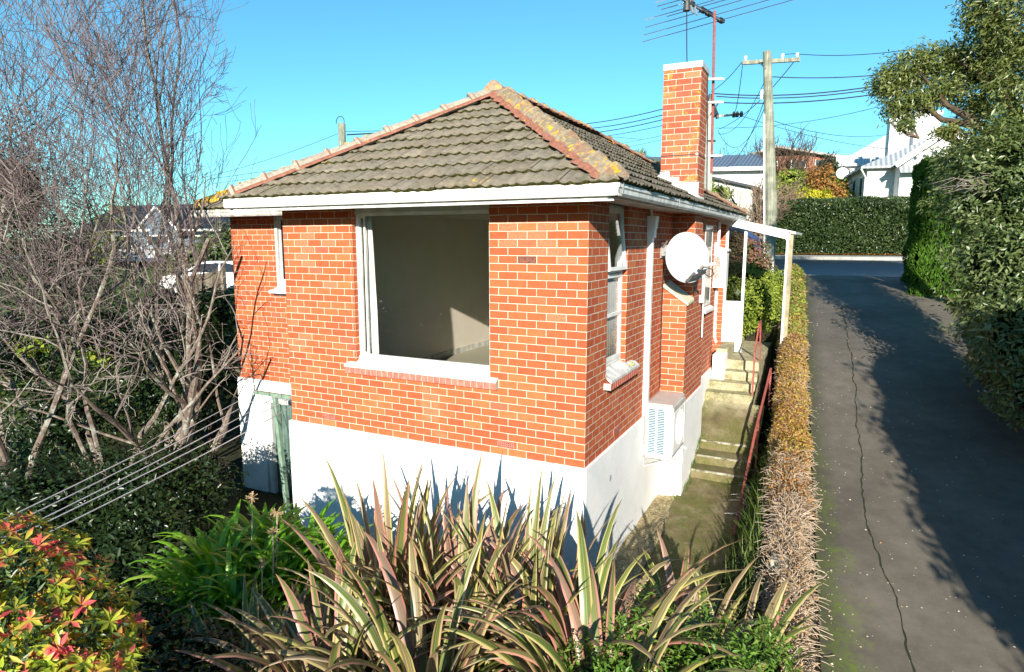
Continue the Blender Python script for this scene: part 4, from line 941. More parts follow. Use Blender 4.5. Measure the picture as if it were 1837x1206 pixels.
# clothes lines
def tpole(name, x0, x1, xp, y, zt, zb, label, lean=0.0):
    t = thing(name, label, 'clothesline post', (xp, y, zb))
    obj('post', MB().bar((xp+lean, y, zb), (xp, y, zt), .07, .07), 'green_paint', t)
    obj('crossbar', MB().box((x0, y-.03, zt), (x1, y+.03, zt+.06)), 'green_paint', t); return t
tpole('clothesline_post', -6.5, -5.2, -6.02, 1.2, -.10, -2.25, 'green painted timber clothesline post leaning by the basement door', .16)
Bl = [at(18, 924, 5.9), at(49, 924, 5.75), at(62, 935, 5.6), at(67, 942, 5.45), at(105, 944, 5.35)]
Al = [np.array([x, 1.2, -.03]) for x in (-6.42, -6.15, -5.86, -5.58, -5.28)]
Bl = [b+(b-a)*.10 for a, b in zip(Al, Bl)]
bm = np.mean(Bl, 0)
t = thing('clothesline_post', 'green painted clothesline post hidden behind the red tipped bush', 'clothesline post', (bm[0], bm[1], -2.2))
obj('crossbar', MB().bar(Bl[0]+unit(Bl[0]-Bl[4])*.1, Bl[4]-unit(Bl[0]-Bl[4])*.1, .06, .06), 'green_paint', t); obj('post', MB().bar((bm[0], bm[1], -2.3), bm, .07, .07), 'green_paint', t)
nm_ = ['uppermost', 'second from top', 'middle', 'second from bottom', 'lowest']
for k, (a, b) in enumerate(zip(Al, Bl)):
    o = obj('clothes_line', MB().tube([a+(b-a)*u-np.array([0, 0, .10*4*u*(1-u)*.4]) for u in np.linspace(0, 1, 9)], .0065, 5), 'wire_white')
    tag(o, f'white clothes wire across the dark shrubs, {nm_[k]} of the five', 'wire', 'clothes lines strung over the lower garden')

# ================================================================== POLES AND POWER LINES
def gzz(x, y): return float(gz(x, y))
pA = at(1378, 489, 21.5); pA[2] = gzz(pA[0], pA[1]); pt = at(1381, 106, 21.5)
t = thing('power_pole', 'tall weathered timber power pole with one crossarm beside the driveway entrance', 'power pole', tuple(pA))
obj('pole', MB().tube([(pA[0], pA[1], pA[2]-.3), (pA[0], pA[1], pA[2]+2), (pt[0], pA[1], pt[2])], [.19, .18, .125], 12), 'pole_wood', t)
c0, c1 = at(1331, 113, 21.4), at(1435, 107, 21.1); obj('crossarm', MB().bar(c0, c1, .10, .12), 'pole_wood', t)
INS = []
for k, s_ in enumerate((.06, .70, .95)):
    c = c0+(c1-c0)*s_; INS.append(c+[0, 0, .2]); ins = obj('insulator', MB().tube([c+[0, 0, .06], c+[0, 0, .12], c+[0, 0, .16], c+[0, 0, .2], c+[0, 0, .22]], [.02, .055, .045, .065, .03], 9), 'insulator', t)
obj('brace', MB().bar(c0+(c1-c0)*.3, (pt[0], pA[1]-.13, pt[2]-.55), .03, .04), 'galvanised', t)
PD = (np.array([pt[0], pA[1], pt[2]])-pA)/ (pt[2]-pA[2])
def pc_(dx, dy, z0, z1): return MB().bar(pA+PD*z0+[dx, dy, 0], pA+PD*z1+[dx*.8, dy*.8, 0], .05, .08, (0, 1, 0))
obj('cable_cover', pc_(-.10, -.16, 0, 5.1), 'wire_white', t); obj('cable_cover', pc_(.16, -.10, 0, 4.4), 'wire_white', t)
#obj('cable_cover', MB().box((pA[0]-.10, pA[1]-.21, pA[2]), (pA[0]-.05, pA[1]-.13, pt[2]-2.6)), 'wire_white', t)
#obj('cable_cover', MB().box((pA[0]+.10, pA[1]-.15, pA[2]), (pA[0]+.165, pA[1]-.07, pt[2]-2.4)), 'wire_white', t)
obj('number_plate', MB().box((pt[0]-.11, pA[1]-.175, pt[2]-1.5), (pt[0]-.03, pA[1]-.14, pt[2]-1.2)), 'white_dirty', t)
qA = at(1272, 330, 25); qz = gzz(qA[0], qA[1]); qt = at(1279, 178, 25)
t = thing('power_pole', 'slim concrete power pole behind the chimney with a transformer arm', 'power pole', (qA[0], qA[1], qz))
obj('pole', MB().tube([(qA[0], qA[1], qz-.3), (qt[0], qA[1], qt[2]-.3)], [.19, .13], 8), 'pole_concrete', t)
top = np.array([qt[0], qA[1], qt[2]])
obj('fuse_bracket', MB().tube([top+[0, 0, -.7], top+[-.02, 0, -.1], top+[-.02, 0, .1]], [.12, .1, .05], 8).bar(top+[.0, 0, -.1], top+[.26, -.1, -.7], .12, .12).bar(top+[-.14, -.1, -.95], top+[.3, -.1, -.3], .05, .05), 'dark_metal', t)
d0, d1 = at(1256, 211, 25), at(1330, 205, 24.6)
obj('crossarm', MB().bar(d0, d1, .07, .08), 'pole_concrete', t)
mb = MB()
for s_ in (.0, .42, .82, .9, 1.0): c = d0+(d1-d0)*s_; mb.tube([c+[0, 0, -.1], c+[0, 0, .05], c+[0, 0, .12]], [.06, .07, .03], 8)
obj('insulator', mb, 'dark_metal', t); obj('band', MB().disc((qA[0], qA[1], at(1272, 255, 25)[2]), (0, 0, 1), .185, .05, 10), 'dark_metal', t)
lp_ = at(614, 300, 30); lt = at(613, 222, 30)
t = thing('power_pole', 'short grey pole top rising behind the left roof hip', 'power pole', (lp_[0], lp_[1], gzz(lp_[0], lp_[1])))
obj('pole', MB().tube([(lp_[0], lp_[1], gzz(lp_[0], lp_[1])-.3), lt], [.21, .165], 10), 'pole_wood', t)
obj('wire_loop', MB().tube([lt+np.array([.24*math.cos(a), -.1, .05+.26*math.sin(a)]) for a in np.linspace(-.2, math.pi+.2, 12)], .018, 5), 'power_cable', t)
def wire(px0, d0, px1, d1, sag, label, r=.012, grp='power lines crossing the sky'):
    a, b = at(*px0, d0), at(*px1, d1); L = np.linalg.norm(b-a)
    o = obj('power_line', MB().tube([a+(b-a)*u-np.array([0, 0, sag*4*u*(1-u)]) for u in np.linspace(0, 1, 13)], r, 4), 'power_cable')
    tag(o, label, 'power line', grp)
wire((606, 240), 30, (330, 326), 34, .2, 'single wire sloping down left from the short pole top behind the roof')
wire((620, 236), 30, (1150, 250), 40, -.2, 'upper thin wire leaving the short pole top towards the roof ridge')
wire((622, 242), 30, (1000, 246), 36, -.2, 'lower thick wire leaving the short pole top towards the roof ridge', .03)
wire((372, 322), 34, (760, 268), 30, 0, 'upper of two wires over the left hip beside the bare tree')
wire((372, 331), 34, (760, 279), 30, 0, 'lower of two wires over the left hip beside the bare tree')
TP = (1277, 172)
for i, (a, b, s_, r_, lb) in enumerate([((1000, 226), (1278, 170), .25, .022, 'topmost thick wire rising from the roof ridge to the concrete pole'),
    ((1000, 233), (1278, 180), .3, .022, 'second thick wire rising from the roof ridge to the concrete pole'),
    ((1010, 243), (1258, 196), .2, .022, 'third thick wire rising from the roof ridge behind the chimney'),
    ((1030, 250), (1258, 208), .15, .016, 'fourth wire rising from the roof ridge behind the chimney'),
    ((1040, 268), (1262, 226), .1, .01, 'thin upper wire low behind the chimney left side'),
    ((1050, 276), (1262, 232), .1, .01, 'thin lower wire low behind the chimney left side')]): wire(a, 36, b, 25, s_, lb, r_)
for (a, b, s_, r_, lb, da, db) in [((1280, 168), (1640, 142), .25, .022, 'topmost thick wire from the concrete pole to the right hand trees', 25, 22),
    ((1285, 173), (1640, 147), .25, .02, 'second thick wire from the concrete pole to the right hand trees', 25, 22),
    ((1290, 184), (1640, 158), .2, .022, 'lowest thick wire from the concrete pole to the right hand trees', 25, 22),
    ((1385, 138), (1640, 128), .1, .016, 'wire from below the timber crossarm to the right hand trees', 21.5, 20),
    ((1285, 230), (1575, 192), .2, .01, 'thin wire climbing right from the concrete pole past the timber pole', 25, 24),
    ((1330, 208), (1600, 268), .2, .01, 'thin wire dropping right towards the white villa roof', 25, 32),
    ((1385, 216), (1600, 240), .3, .01, 'thin sagging wire from the timber pole to the villa chimney', 21.5, 30),
    ((1430, 97), (1640, 88), .1, .012, 'highest wire leaving the crossarm end for the right hand trees', 21.2, 18),
    ((1403, 98), (1432, 96), 0, .01, 'short link wire between two crossarm insulators', 21.2, 21.1),
    ((1330, 113), (1275, 165), .1, .012, 'slanting wire from the left crossarm tip to the concrete pole top', 21.4, 25),
    ((1332, 118), (1316, 200), .5, .012, 'drooping wire from the left crossarm tip to the transformer arm', 21.4, 25),
    ((1425, 110), (1290, 232), .3, .014, 'long slanting wire from the right crossarm tip behind the timber pole', 21.1, 25),
    ((1372, 178), (1275, 300), .8, .012, 'sagging service wire running down left from the timber pole', 21.4, 20),
    ((1370, 150), (1288, 240), .5, .01, 'upper slack wire between the two power poles', 21.4, 25),
    ((1375, 186), (1288, 234), 1.0, .01, 'lower slack wire between the two power poles', 21.4, 25)]: wire(a, da, b, db, s_, lb, r_)

# ================================================================== BUILDINGS FAR OFF
def prism(mb, base, h, apex=None):
    """vertical prism on polygon base (list xyz) with height h"""
    return mb.poly(base, (0, 0, h))
class Frame:
    """local frame: origin, yaw -> helper for boxes in a rotated building"""
    def __init__(s, o, yaw): s.o = np.array(o, float); s.c, s.s = math.cos(yaw), math.sin(yaw)
    def p(s, x, y, z): return s.o+np.array([x*s.c-y*s.s, x*s.s+y*s.c, z])
    def box(s, mb, a, b):
        t = MB().box(a, b); return mb.add([s.p(*v) for v in t.v], t.f)
    def add(s, mb, vs, fs): return mb.add([s.p(*v) for v in vs], fs)
# white villa on the right
vc = at(1557, 296, 36); vy = math.radians(8)
Fv = Frame((vc[0], vc[1], 0), vy); zt = vc[2]; zb = gzz(vc[0], vc[1])-1.0; zt = 6.65
t = thing('villa', 'white weatherboard villa with pale iron roofs behind the clipped hedge', 'house', (vc[0]+4, vc[1]+5, zb))
mb = MB(); Fv.box(mb, (0, 0, zb), (1.4, 15, zt)); Fv.box(mb, (0, 0, zb), (10, 15, zt)); mb = MB(); Fv.box(mb, (0, 0, zb), (10, 15, zt)); wl = obj('wall', mb, 'weatherboard_white', t)
mb = MB(); Fv.box(mb, (1.35, -1.3, zb), (5.2, .0, zt)); Fv.add(mb, [(1.35, -1.3, zt), (5.2, -1.3, zt), (3.3, -1.3, zt+1.35), (1.35, 0, zt), (5.2, 0, zt), (3.3, 0, zt+1.35)], [(0, 1, 2), (3, 5, 4)]); obj('bay', mb, 'wall_white_far', t)
def hiproof(Fr, x0, x1, y0, y1, z, h, mat, parent, ov=.4, th=.12):
    x0 -= ov; x1 += ov; y0 -= ov; y1 += ov; w_ = min(x1-x0, y1-y0)/2; mb = MB()
    if x1-x0 > y1-y0: a, b = (x0+w_, (y0+y1)/2, z+h), (x1-w_, (y0+y1)/2, z+h)
    else: a, b = ((x0+x1)/2, y0+w_, z+h), ((x0+x1)/2, y1-w_, z+h)
    c = [(x0, y0, z), (x1, y0, z), (x1, y1, z), (x0, y1, z)]
    fs = [(0, 1, 5, 4), (1, 2, 5), (2, 3, 4, 5), (3, 0, 4)] if x1-x0 > y1-y0 else [(0, 1, 4), (1, 2, 5, 4), (2, 3, 5), (3, 0, 4, 5)]
    Fr.add(mb, c+[a, b]+[(q[0], q[1], q[2]-th) for q in c], fs+[(0, 6, 7, 1), (1, 7, 8, 2), (2, 8, 9, 3), (3, 9, 6, 0), (6, 9, 8, 7)]); return obj('roof', mb, mat, parent)
rf = hiproof(Fv, 0, 10, 0, 15, zt, 2.5, 'roof_iron_grey', t)
mb = MB(); Fv.add(mb, [(1.0, -1.75, zt-.15), (3.3, -1.75, zt+1.55), (3.3, 3.5, zt+1.55), (1.0, 3.5, zt-.15), (5.6, -1.75, zt-.15), (5.6, 3.5, zt-.15)], [(0, 1, 2, 3), (1, 4, 5, 2)]); obj('gable_roof', mb, 'roof_iron_grey', rf)
mb = MB(); a, b, c_ = Fv.p(1.0, -1.8, zt-.15), Fv.p(3.3, -1.8, zt+1.55), Fv.p(5.6, -1.8, zt-.15); mb.bar(a, b, .1, .28); mb.bar(b, c_, .1, .28)
for k in range(7): q = Fv.p(2.1+k*.4, -1.86, zt+.42+.12*(3-abs(k-3))); mb.disc(q, (0, 1, 0), .085, .06, 8)
obj('bargeboard', mb, 'white_paint', rf)
mb = MB(); Fv.add(mb, [(1.25, -1.9, zt-.55), (5.3, -1.9, zt-.55), (5.3, -1.3, zt-.1), (1.25, -1.3, zt-.1)], [(0, 1, 2, 3)]); obj('window_hood', mb, 'roof_iron_grey', t)
mb = MB(); Fv.box(mb, (2.0, -1.34, zt-2.3), (4.6, -1.29, zt-.65)); wv_ = obj('bay_window', mb, 'white_paint', t)
mb = MB(); [Fv.box(mb, (2.12+k*.64, -1.37, zt-2.2+j*.76), (2.12+k*.64+.5, -1.33, zt-2.2+j*.76+.66)) for k in range(4) for j in range(2)]; obj('pane', mb, 'ac_grey', wv_)
for k in range(6):
    mb = MB(); y_ = .9+k*2.3; Fv.box(mb, (-.05, y_, zt-2.2), (.02, y_+.85, zt-.35)); wv_ = obj('side_window', mb, 'white_paint', t); mb = MB(); Fv.box(mb, (-.07, y_+.12, zt-2.1), (-.04, y_+.73, zt-.45)); obj('pane', mb, 'window_dark', wv_)
mb = MB(); mb.tube([Fv.p(-.38, -.38, zt-.15), Fv.p(-.08, -.08, zt-.6), Fv.p(-.08, -.08, zb)], .05, 7); obj('downpipe', mb, 'white_paint', t)
for (x_, y_, w_, h_) in ((1.95, 5.2, .75, 3.2), (3.1, 4.4, 1.35, 3.35)):
    mb = MB(); Fv.box(mb, (x_, y_, zt+.5), (x_+w_, y_+.9, zt+h_)); Fv.box(mb, (x_-.08, y_-.08, zt+h_), (x_+w_+.08, y_+.98, zt+h_+.2)); c_ = obj('chimney', mb, 'wall_white_far', rf)
    mb = MB(); mb.tube([Fv.p(x_+.4, y_+.4, zt+h_+.2), Fv.p(x_+.4, y_+.4, zt+h_+.6)], .14, 8); obj('chimney_pot', mb, 'kerb_concrete', c_)
vw = at(1500, 300, 46); F2 = Frame((vw[0]+.2, vw[1], 0), vy)
t = thing('house', 'large pale roofed white house just behind the villa', 'house', (vw[0]+4, vw[1]+4, zb))
mb = MB(); F2.box(mb, (0, 0, zb), (10, 10, 7.9)); obj('wall', mb, 'weatherboard_white', t); hiproof(F2, 0, 10, 0, 10, 7.9, 3.4, 'roof_iron_white', t)
mb = MB(); F2.box(mb, (-.05, 1, 6.0), (.0, 2.2, 7.4)); F2.box(mb, (1, -.05, 6.0), (2.2, .0, 7.4)); obj('window', mb, 'window_dark', t)
dq = at(1511, 311, 41); t = thing('satellite_dish', 'small white satellite dish at the eaves end of the white villa', 'satellite dish', tuple(dq))
obj('reflector', MB().tube([dq+[0, .06, 0], dq, dq-[0, .05, 0]], [.1, .33, .36], 18), 'white_paint', t); obj('arm', MB().bar(dq+[0, .05, 0], dq+[.5, .5, -.35], .05, .05), 'galvanised', t)
# white hall with a blue-grey roof behind the chimney, and the cream annex in front
wa, wb = at(1085, 300, 46), at(1372, 296, 44); yaw = math.atan2(wb[1]-wa[1], wb[0]-wa[0]); Fw = Frame((wa[0], wa[1], 0), yaw); Lw = np.hypot(*(wb-wa)[:2]); zt = wb[2]-.15; zb = 1.5
t = thing('house', 'long white house with a blue grey roof behind the chimney', 'house', ((wa+wb)/2*[1, 1, 0]+[0, 3, zb]))
mb = MB(); Fw.box(mb, (0, 0, zb), (Lw, 8, zt)); obj('wall', mb, 'wall_white_far', t)
mb = MB(); Fw.add(mb, [(-.3, -.5, zt-.05), (Lw+.3, -.5, zt-.05), (Lw+.3, 4, zt+1.35), (-.3, 4, zt+1.35), (-.3, 8.5, zt-.1), (Lw+.3, 8.5, zt-.1)], [(0, 1, 2, 3), (3, 2, 5, 4)]); r_ = obj('roof', mb, 'roof_slate_blue', t)
mb = MB(); Fw.box(mb, (-.3, -.6, zt-.25), (Lw+.3, -.5, zt)); obj('gutter', mb, 'white_paint', r_)
mb = MB(); [Fw.box(mb, (k, -.04, zt-2.1), (k+1.1, .02, zt-.9)) for k in (2.0, 5.5)]; obj('window', mb, 'window_dark', t)
wa = at(1195, 338, 38); wb = at(1350, 345, 36); wc = at(1275, 319, 37); yaw = math.atan2(wb[1]-wa[1], wb[0]-wa[0]); Fw = Frame((wa[0], wa[1], 0), yaw); Lw = np.hypot(*(wb-wa)[:2])
t = thing('garage', 'cream gabled garage with a dark roof edge behind the chimney', 'garage', ((wa+wb)/2*[1, 1, 0]+[0, 2, zb])); zt = wa[2]
mb = MB(); Fw.box(mb, (0, 0, zb), (Lw, 6, zt)); Fw.add(mb, [(0, 0, zt), (Lw, 0, zt), (Lw/2, 0, wc[2]), (0, 6, zt), (Lw, 6, zt), (Lw/2, 6, wc[2])], [(0, 1, 2), (3, 5, 4)]); obj('wall', mb, 'wall_cream', t)
mb = MB(); Fw.add(mb, [(-.3, -.3, zt-.1), (Lw/2, -.3, wc[2]+.1), (Lw/2, 6.3, wc[2]+.1), (-.3, 6.3, zt-.1), (Lw+.3, -.3, zt-.1), (Lw+.3, 6.3, zt-.1)], [(0, 1, 2, 3), (1, 4, 5, 2)])
o = obj('roof', mb, 'roof_dark', t); md = o.modifiers.new('t', 'SOLIDIFY'); md.thickness = .14
mb = MB(); Fw.box(mb, (0, -.05, zt-.3), (Lw, -.0, zt-.2)); Fw.box(mb, (.8, -.05, zb), (Lw-.8, -.01, zt-.6)); obj('door', mb, 'wall_white_far', t)
# brick house on the hill
hb = at(1395, 300, 60); Fh = Frame((hb[0], hb[1], 0), .1)
t = thing('house', 'red brick house with a low gable up on the hill behind bare trees', 'house', (hb[0]+3, hb[1]+4, 3))
zt = at(1395, 281, 60)[2]; mb = MB(); Fh.box(mb, (-2.0, 0, 2.5), (5.0, 8, zt)); obj('wall', mb, 'hill_brick', t)
mb = MB(); Fh.add(mb, [(-3.8, -.6, zt-.1), (-.2, -.6, zt+.95), (-.2, 8, zt+.95), (-3.8, 8, zt-.1), (5.6, -.6, zt-.3), (5.6, 8, zt-.3)], [(0, 1, 2, 3), (1, 4, 5, 2)]); o = obj('roof', mb, 'kerb_concrete', t); md = o.modifiers.new('t', 'SOLIDIFY'); md.thickness = .2
for x_ in (-1.2, 1.2, 3.2):
    mb = MB(); Fh.box(mb, (x_, -.06, zt-1.7), (x_+1.1, .02, zt-.5)); wv_ = obj('window', mb, 'window_dark', t); mb = MB(); Fh.box(mb, (x_-.08, -.09, zt-1.78), (x_, -.03, zt-.42)); Fh.box(mb, (x_+1.1, -.09, zt-1.78), (x_+1.18, -.03, zt-.42)); obj('frame', mb, 'white_paint', wv_)
mb = MB(); Fh.box(mb, (3.4, -1.3, zt-2.3), (6.6, -1.2, zt-1.5)); Fh.box(mb, (3.4, -1.3, zt-2.5), (6.6, 0, zt-2.35)); Fh.box(mb, (4.8, -1, zt-2.5), (6.4, 2, zt-.3)); obj('balcony', mb, 'wall_white_far', t)
# dark roofed blue house on the far left
la, lb = at(150, 437, 52), at(402, 440, 47); yaw = math.atan2(lb[1]-la[1], lb[0]-la[0]); Fl = Frame((la[0], la[1], 0), yaw); Ll = np.hypot(*(lb-la)[:2]); zb = -1; ze = at(400, 413, 47)[2]; zr = at(300, 366, 52)[2]
t = thing('house', 'blue weatherboard house with a dark ribbed roof beyond the bare tree', 'house', ((la+lb)/2*[1, 1, 0]+[0, 0, zb]))
mb = MB(); Fl.box(mb, (0, 0, zb), (Ll, 7, ze)); obj('wall', mb, 'weatherboard_blue', t)
mb = MB(); Fl.add(mb, [(-.4, -.4, ze), (Ll+.4, -.4, ze), (Ll-2.6, 3.5, zr), (-.4, 3.5, zr), (Ll+.4, 7.4, ze), (-.4, 7.4, ze)], [(0, 1, 2, 3), (1, 4, 2), (3, 2, 4, 5)]); o = obj('roof', mb, 'roof_dark', t)
mb = MB(); gx = Ll-5.2; Fl.add(mb, [(gx-2, -1.0, ze), (gx+2, -1.0, ze), (gx, -1.0, ze+1.6), (gx-2, -1.0, ze-2), (gx+2, -1.0, ze-2)], [(0, 1, 2), (3, 4, 1, 0)]); g_ = obj('gable', mb, 'weatherboard_blue', t)
mb = MB(); mb.bar(Fl.p(gx-2.2, -1.1, ze-.1), Fl.p(gx, -1.1, ze+1.7), .1, .16); mb.bar(Fl.p(gx, -1.1, ze+1.7), Fl.p(gx+2.2, -1.1, ze-.1), .1, .16); mb.bar(Fl.p(gx-3, -1.1, ze), Fl.p(Ll+.5, -.5, ze), .1, .16); obj('bargeboard', mb, 'white_paint', t)
mb = MB(); Fl.add(mb, [(gx-2.2, -1.1, ze), (gx, -1.1, ze+1.65), (gx, 3, ze+1.65), (gx-2.2, 1, ze), (gx+2.2, -1.1, ze), (gx+2.2, 1, ze)], [(0, 1, 2, 3), (1, 4, 5, 2)]); obj('gable_roof', mb, 'roof_dark', t)
for x_ in (Ll-3.0, gx-1.0, gx-6, gx-10):
    y_ = -1.08 if abs(x_-gx) < 2 else -.06
    mb = MB(); Fl.box(mb, (x_-.1, y_, ze-1.75), (x_+2.1, y_+.05, ze-.35)); wv_ = obj('window', mb, 'white_paint', t); mb = MB(); Fl.box(mb, (x_, y_-.02, ze-1.65), (x_+2.0, y_+.02, ze-.45)); obj('pane', mb, 'window_dark', wv_)
mb = MB(); Fl.box(mb, (-2, -2.2, zb), (Ll+.8, -2.0, ze-1.7)); tag(obj('fence', mb, 'red_panel'), 'dark red panel fence in front of the far blue house', 'fence')
la, lb = at(262, 475, 38), at(396, 470, 36); yaw = math.atan2(lb[1]-la[1], lb[0]-la[0]); Fl = Frame((la[0], la[1], 0), yaw); Ll = np.hypot(*(lb-la)[:2]); zt = at(330, 444, 37)[2]
t = thing('shed', 'low pale grey shed below the far blue house', 'shed', ((la+lb)/2*[1, 1, 0]+[0, 0, -.5]))
mb = MB(); Fl.box(mb, (0, 0, -.6), (Ll*.8, 3, zt)); obj('wall', mb, 'shed_grey', t); mb = MB(); Fl.add(mb, [(-.2, -.2, zt), (Ll*.8+.2, -.2, zt), (Ll*.8+.2, 3.2, zt+.5), (-.2, 3.2, zt+.5)], [(0, 1, 2, 3)]); o = obj('roof', mb, 'roof_iron_grey', t); md = o.modifiers.new('t', 'SOLIDIFY'); md.thickness = .08
mb = MB(); Fl.box(mb, (1, -.04, zt-1.4), (2.2, .02, zt-.4)); obj('window', mb, 'window_dark', t)
# paling fence at far left
fa, fb = at(318, 545, 24.5), at(404, 545, 25.5)
t = thing('paling_fence', 'grey timber paling fence in front of the white car', 'fence', ((fa+fb)/2))
n_ = 26; mb = MB()
for i in range(n_):
    p = fa+(fb-fa)*i/n_; q = fa+(fb-fa)*(i+.9)/n_; h_ = at(360, 497-i*.45, 25)[2]; zb_ = gzz(p[0], p[1])-.3
    mb.add([(p[0], p[1], zb_), (q[0], q[1], zb_), (q[0], q[1], h_), (p[0], p[1], h_), (p[0], p[1]+.03, zb_), (q[0], q[1]+.03, zb_), (q[0], q[1]+.03, h_), (p[0], p[1]+.03, h_)], [(0, 1, 2, 3), (7, 6, 5, 4), (3, 2, 6, 7), (1, 5, 6, 2), (0, 3, 7, 4)])
obj('palings', mb, 'fence_timber', t); obj('post', MB().box((fb[0]-.06, fb[1]-.1, -.4), (fb[0]+.08, fb[1]+.06, h_+.12)), 'fence_timber', t)

# ================================================================== CARS
def car(pos, yaw, mat, label, scale=1.0):
    t = thing('parked_car', label, 'car', tuple(pos)); c, s_ = math.cos(yaw), math.sin(yaw)
    def T(v): return np.array(pos)+scale*np.array([v[0]*c-v[1]*s_, v[0]*s_+v[1]*c, v[2]])
    def build(name, mb, m_, par=t, **k): mb.v = [T(v) for v in mb.v]; return obj(name, mb, m_, par, **k)
    prof = [(-2.1, .35), (-2.12, .62), (-2.02, .86), (-1.2, .98), (-.55, 1.40), (-.3, 1.47), (.8, 1.47), (1.15, 1.42), (1.75, 1.02), (2.05, .92), (2.12, .6), (2.08, .35)]
    wd = [.80, .86, .86, .86, .66, .64, .64, .66, .84, .82, .84, .80]
    n = len(prof); V = [(x, -w_, z) for (x, z), w_ in zip(prof, wd)]+[(x, w_, z) for (x, z), w_ in zip(prof, wd)]
    b = build('body', MB().add(V, [(i, i+1, i+1+n, i+n) for i in range(n-1)]+[(n-1, 0, n, 2*n-1), (0, 11, 10, 9, 8, 3, 2, 1), (8, 7, 6, 5, 4, 3), (n+1, n+2, n+3, n+8, n+9, n+10, n+11, n), (n+3, n+4, n+5, n+6, n+7, n+8)]), mat, bevel=.03)
    q = MB().add([(-1.12, -.80, 1.02), (-.56, -.66, 1.38), (-.56, .66, 1.38), (-1.12, .80, 1.02)], [(0, 1, 2, 3)]); q.v = [(v[0]-.03, v[1]*.93, v[2]+.03) for v in q.v]; build('windscreen', q, 'car_glass')
    q = MB().add([(1.70, -.78, 1.04), (1.20, -.62, 1.38), (1.20, .62, 1.38), (1.70, .78, 1.04)], [(3, 2, 1, 0)]); q.v = [(v[0]+.03, v[1]*.93, v[2]+.03) for v in q.v]; build('rear_window', q, 'car_glass')
    for sd_ in (-1, 1):
        q = MB().add([(-1.0, sd_*.86, 1.02), (-.5, sd_*.69, 1.36), (.25, sd_*.67, 1.40), (.25, sd_*.86, 1.02)], [(0, 1, 2, 3)]).add([(.32, sd_*.86, 1.02), (.32, sd_*.67, 1.40), (1.05, sd_*.68, 1.37), (1.5, sd_*.855, 1.04)], [(0, 1, 2, 3)]); build('side_window', q, 'car_glass')
        for x in (-1.3, 1.3):
            wh_ = build('wheel', MB().disc((x, sd_*.80, .32), (0, 1, 0), .32, .2, 18), 'tyre'); build('rim', MB().disc((x, sd_*.905, .32), (0, 1, 0), .2, .03, 12), 'aluminium', wh_)
        build('headlight', MB().box((-2.10, sd_*.55-.17, .64), (-2.04, sd_*.55+.17, .80)), 'insulator'); build('tail_light', MB().box((2.04, sd_*.66-.12, .70), (2.10, sd_*.66+.12, .90)), 'tail_red')
    return t
cp = at(1262, 440, 23); cp[2] = gzz(cp[0], cp[1])+.03; car(cp, .15, 'car_blue', 'dark blue car parked on the road, seen through the porch', 1.05)
cp = at(395, 520, 27.5); cp[2] = gzz(cp[0], cp[1])+.05; car(cp, .55, 'car_white', 'white car parked behind the paling fence at far left', 1.0)
#VEG

# ================================================================== TREES, HEDGES, PLANTS
def tree_mesh(root, mbs, m0='bark_bare', m1='bark_twig'):
    if mbs[0].f: obj('trunk', mbs[0], m0, root)
    if mbs[1].f: obj('twigs', mbs[1], m1, root)
# ---- bare trees on the left
def bare(base, label, stems, L, r, maxlv, prm, m0='bark_bare', m1='bark_twig', seed=1, grp=None, cat='tree', name='bare_tree', thick=.02):
    random.seed(seed); t = thing(name, label, cat, tuple(base), grp); mbs = [MB(), MB()]; tips = []
    for d, k in stems:
        b_ = np.array(base, float)+np.array([d[0]*.15, d[1]*.15, 0])
        if prm.get('stem'): b2 = b_+unit(d)*prm['stem']; mbs[0].tube([b_, (b_+b2)/2+[.03, .02, 0], b2], [r*k*1.25, r*k*1.1, r*k], 7); b_ = b2
        grow(mbs, tips, b_, d, L*k, r*k, 0, maxlv, prm, thick)
    tree_mesh(t, mbs, m0, m1); return t, tips
def limA(q):
    if q[0] > -8.9 and q[2] > .8 and math.hypot(q[0]+8.9, q[1]+.1) > 2.3+.3*math.sin(q[2]*2.1+q[1]*1.7): return True
    return q[0] > -6.9-.4*max(0, -q[1]) or (q[0] > -7.7 and q[1] > 1.3 and q[2] < 4)
P1 = dict(lim=limA, nb=[6, 6, 6, 5], wob=.12, rk=(.36, .54), trop=(0, 0, .10), ang=(24, 64), len=(.50, .74), seg=6, taper=.45, rmin=.004)
P1['from'] = .22
bare((-8.0, .6, -2.15), 'tall grey bare tree with upswept branches nearest the brick house', [((.05, .0, 1), 1.0), ((.50, .05, 1.0), .9), ((-.35, .1, 1), .95), ((.40, .1, 1.0), 1.0), ((.1, -.45, 1), .8), ((.28, .3, 1.1), 1.1), ((.16, .05, 1), 1.1), ((-.15, .3, 1), 1.1)], 4.9, .07, 4, P1, 'bark_bare', 'bark_twig', seed=4)
bare((-9.6, -1.2, -2.15), 'big bare tree with pale lichened limbs at the left edge', [((.0, .0, 1), 1.0), ((.3, .0, 1.0), .95), ((-.35, .15, 1), .9), ((.5, -.1, .9), .85)], 4.5, .072, 4, P1, 'bark_bare', 'bark_twig', seed=11)
def limB(q): return q[0] > -6.3-.9*max(0, -q[1]) or (q[0] > -7.6 and q[1] > 1.5) or q[2] < -.75+.25*math.sin(q[0]*3)
P2 = dict(lim=limB, nb=[5, 5, 4, 4], wob=.17, trop=(.02, 0, -.02), ang=(25, 70), len=(.5, .78), seg=6, taper=.5, rmin=.0045); P2['from'] = .2; P2['stem'] = 1.6; P2['rk'] = (.36, .54)
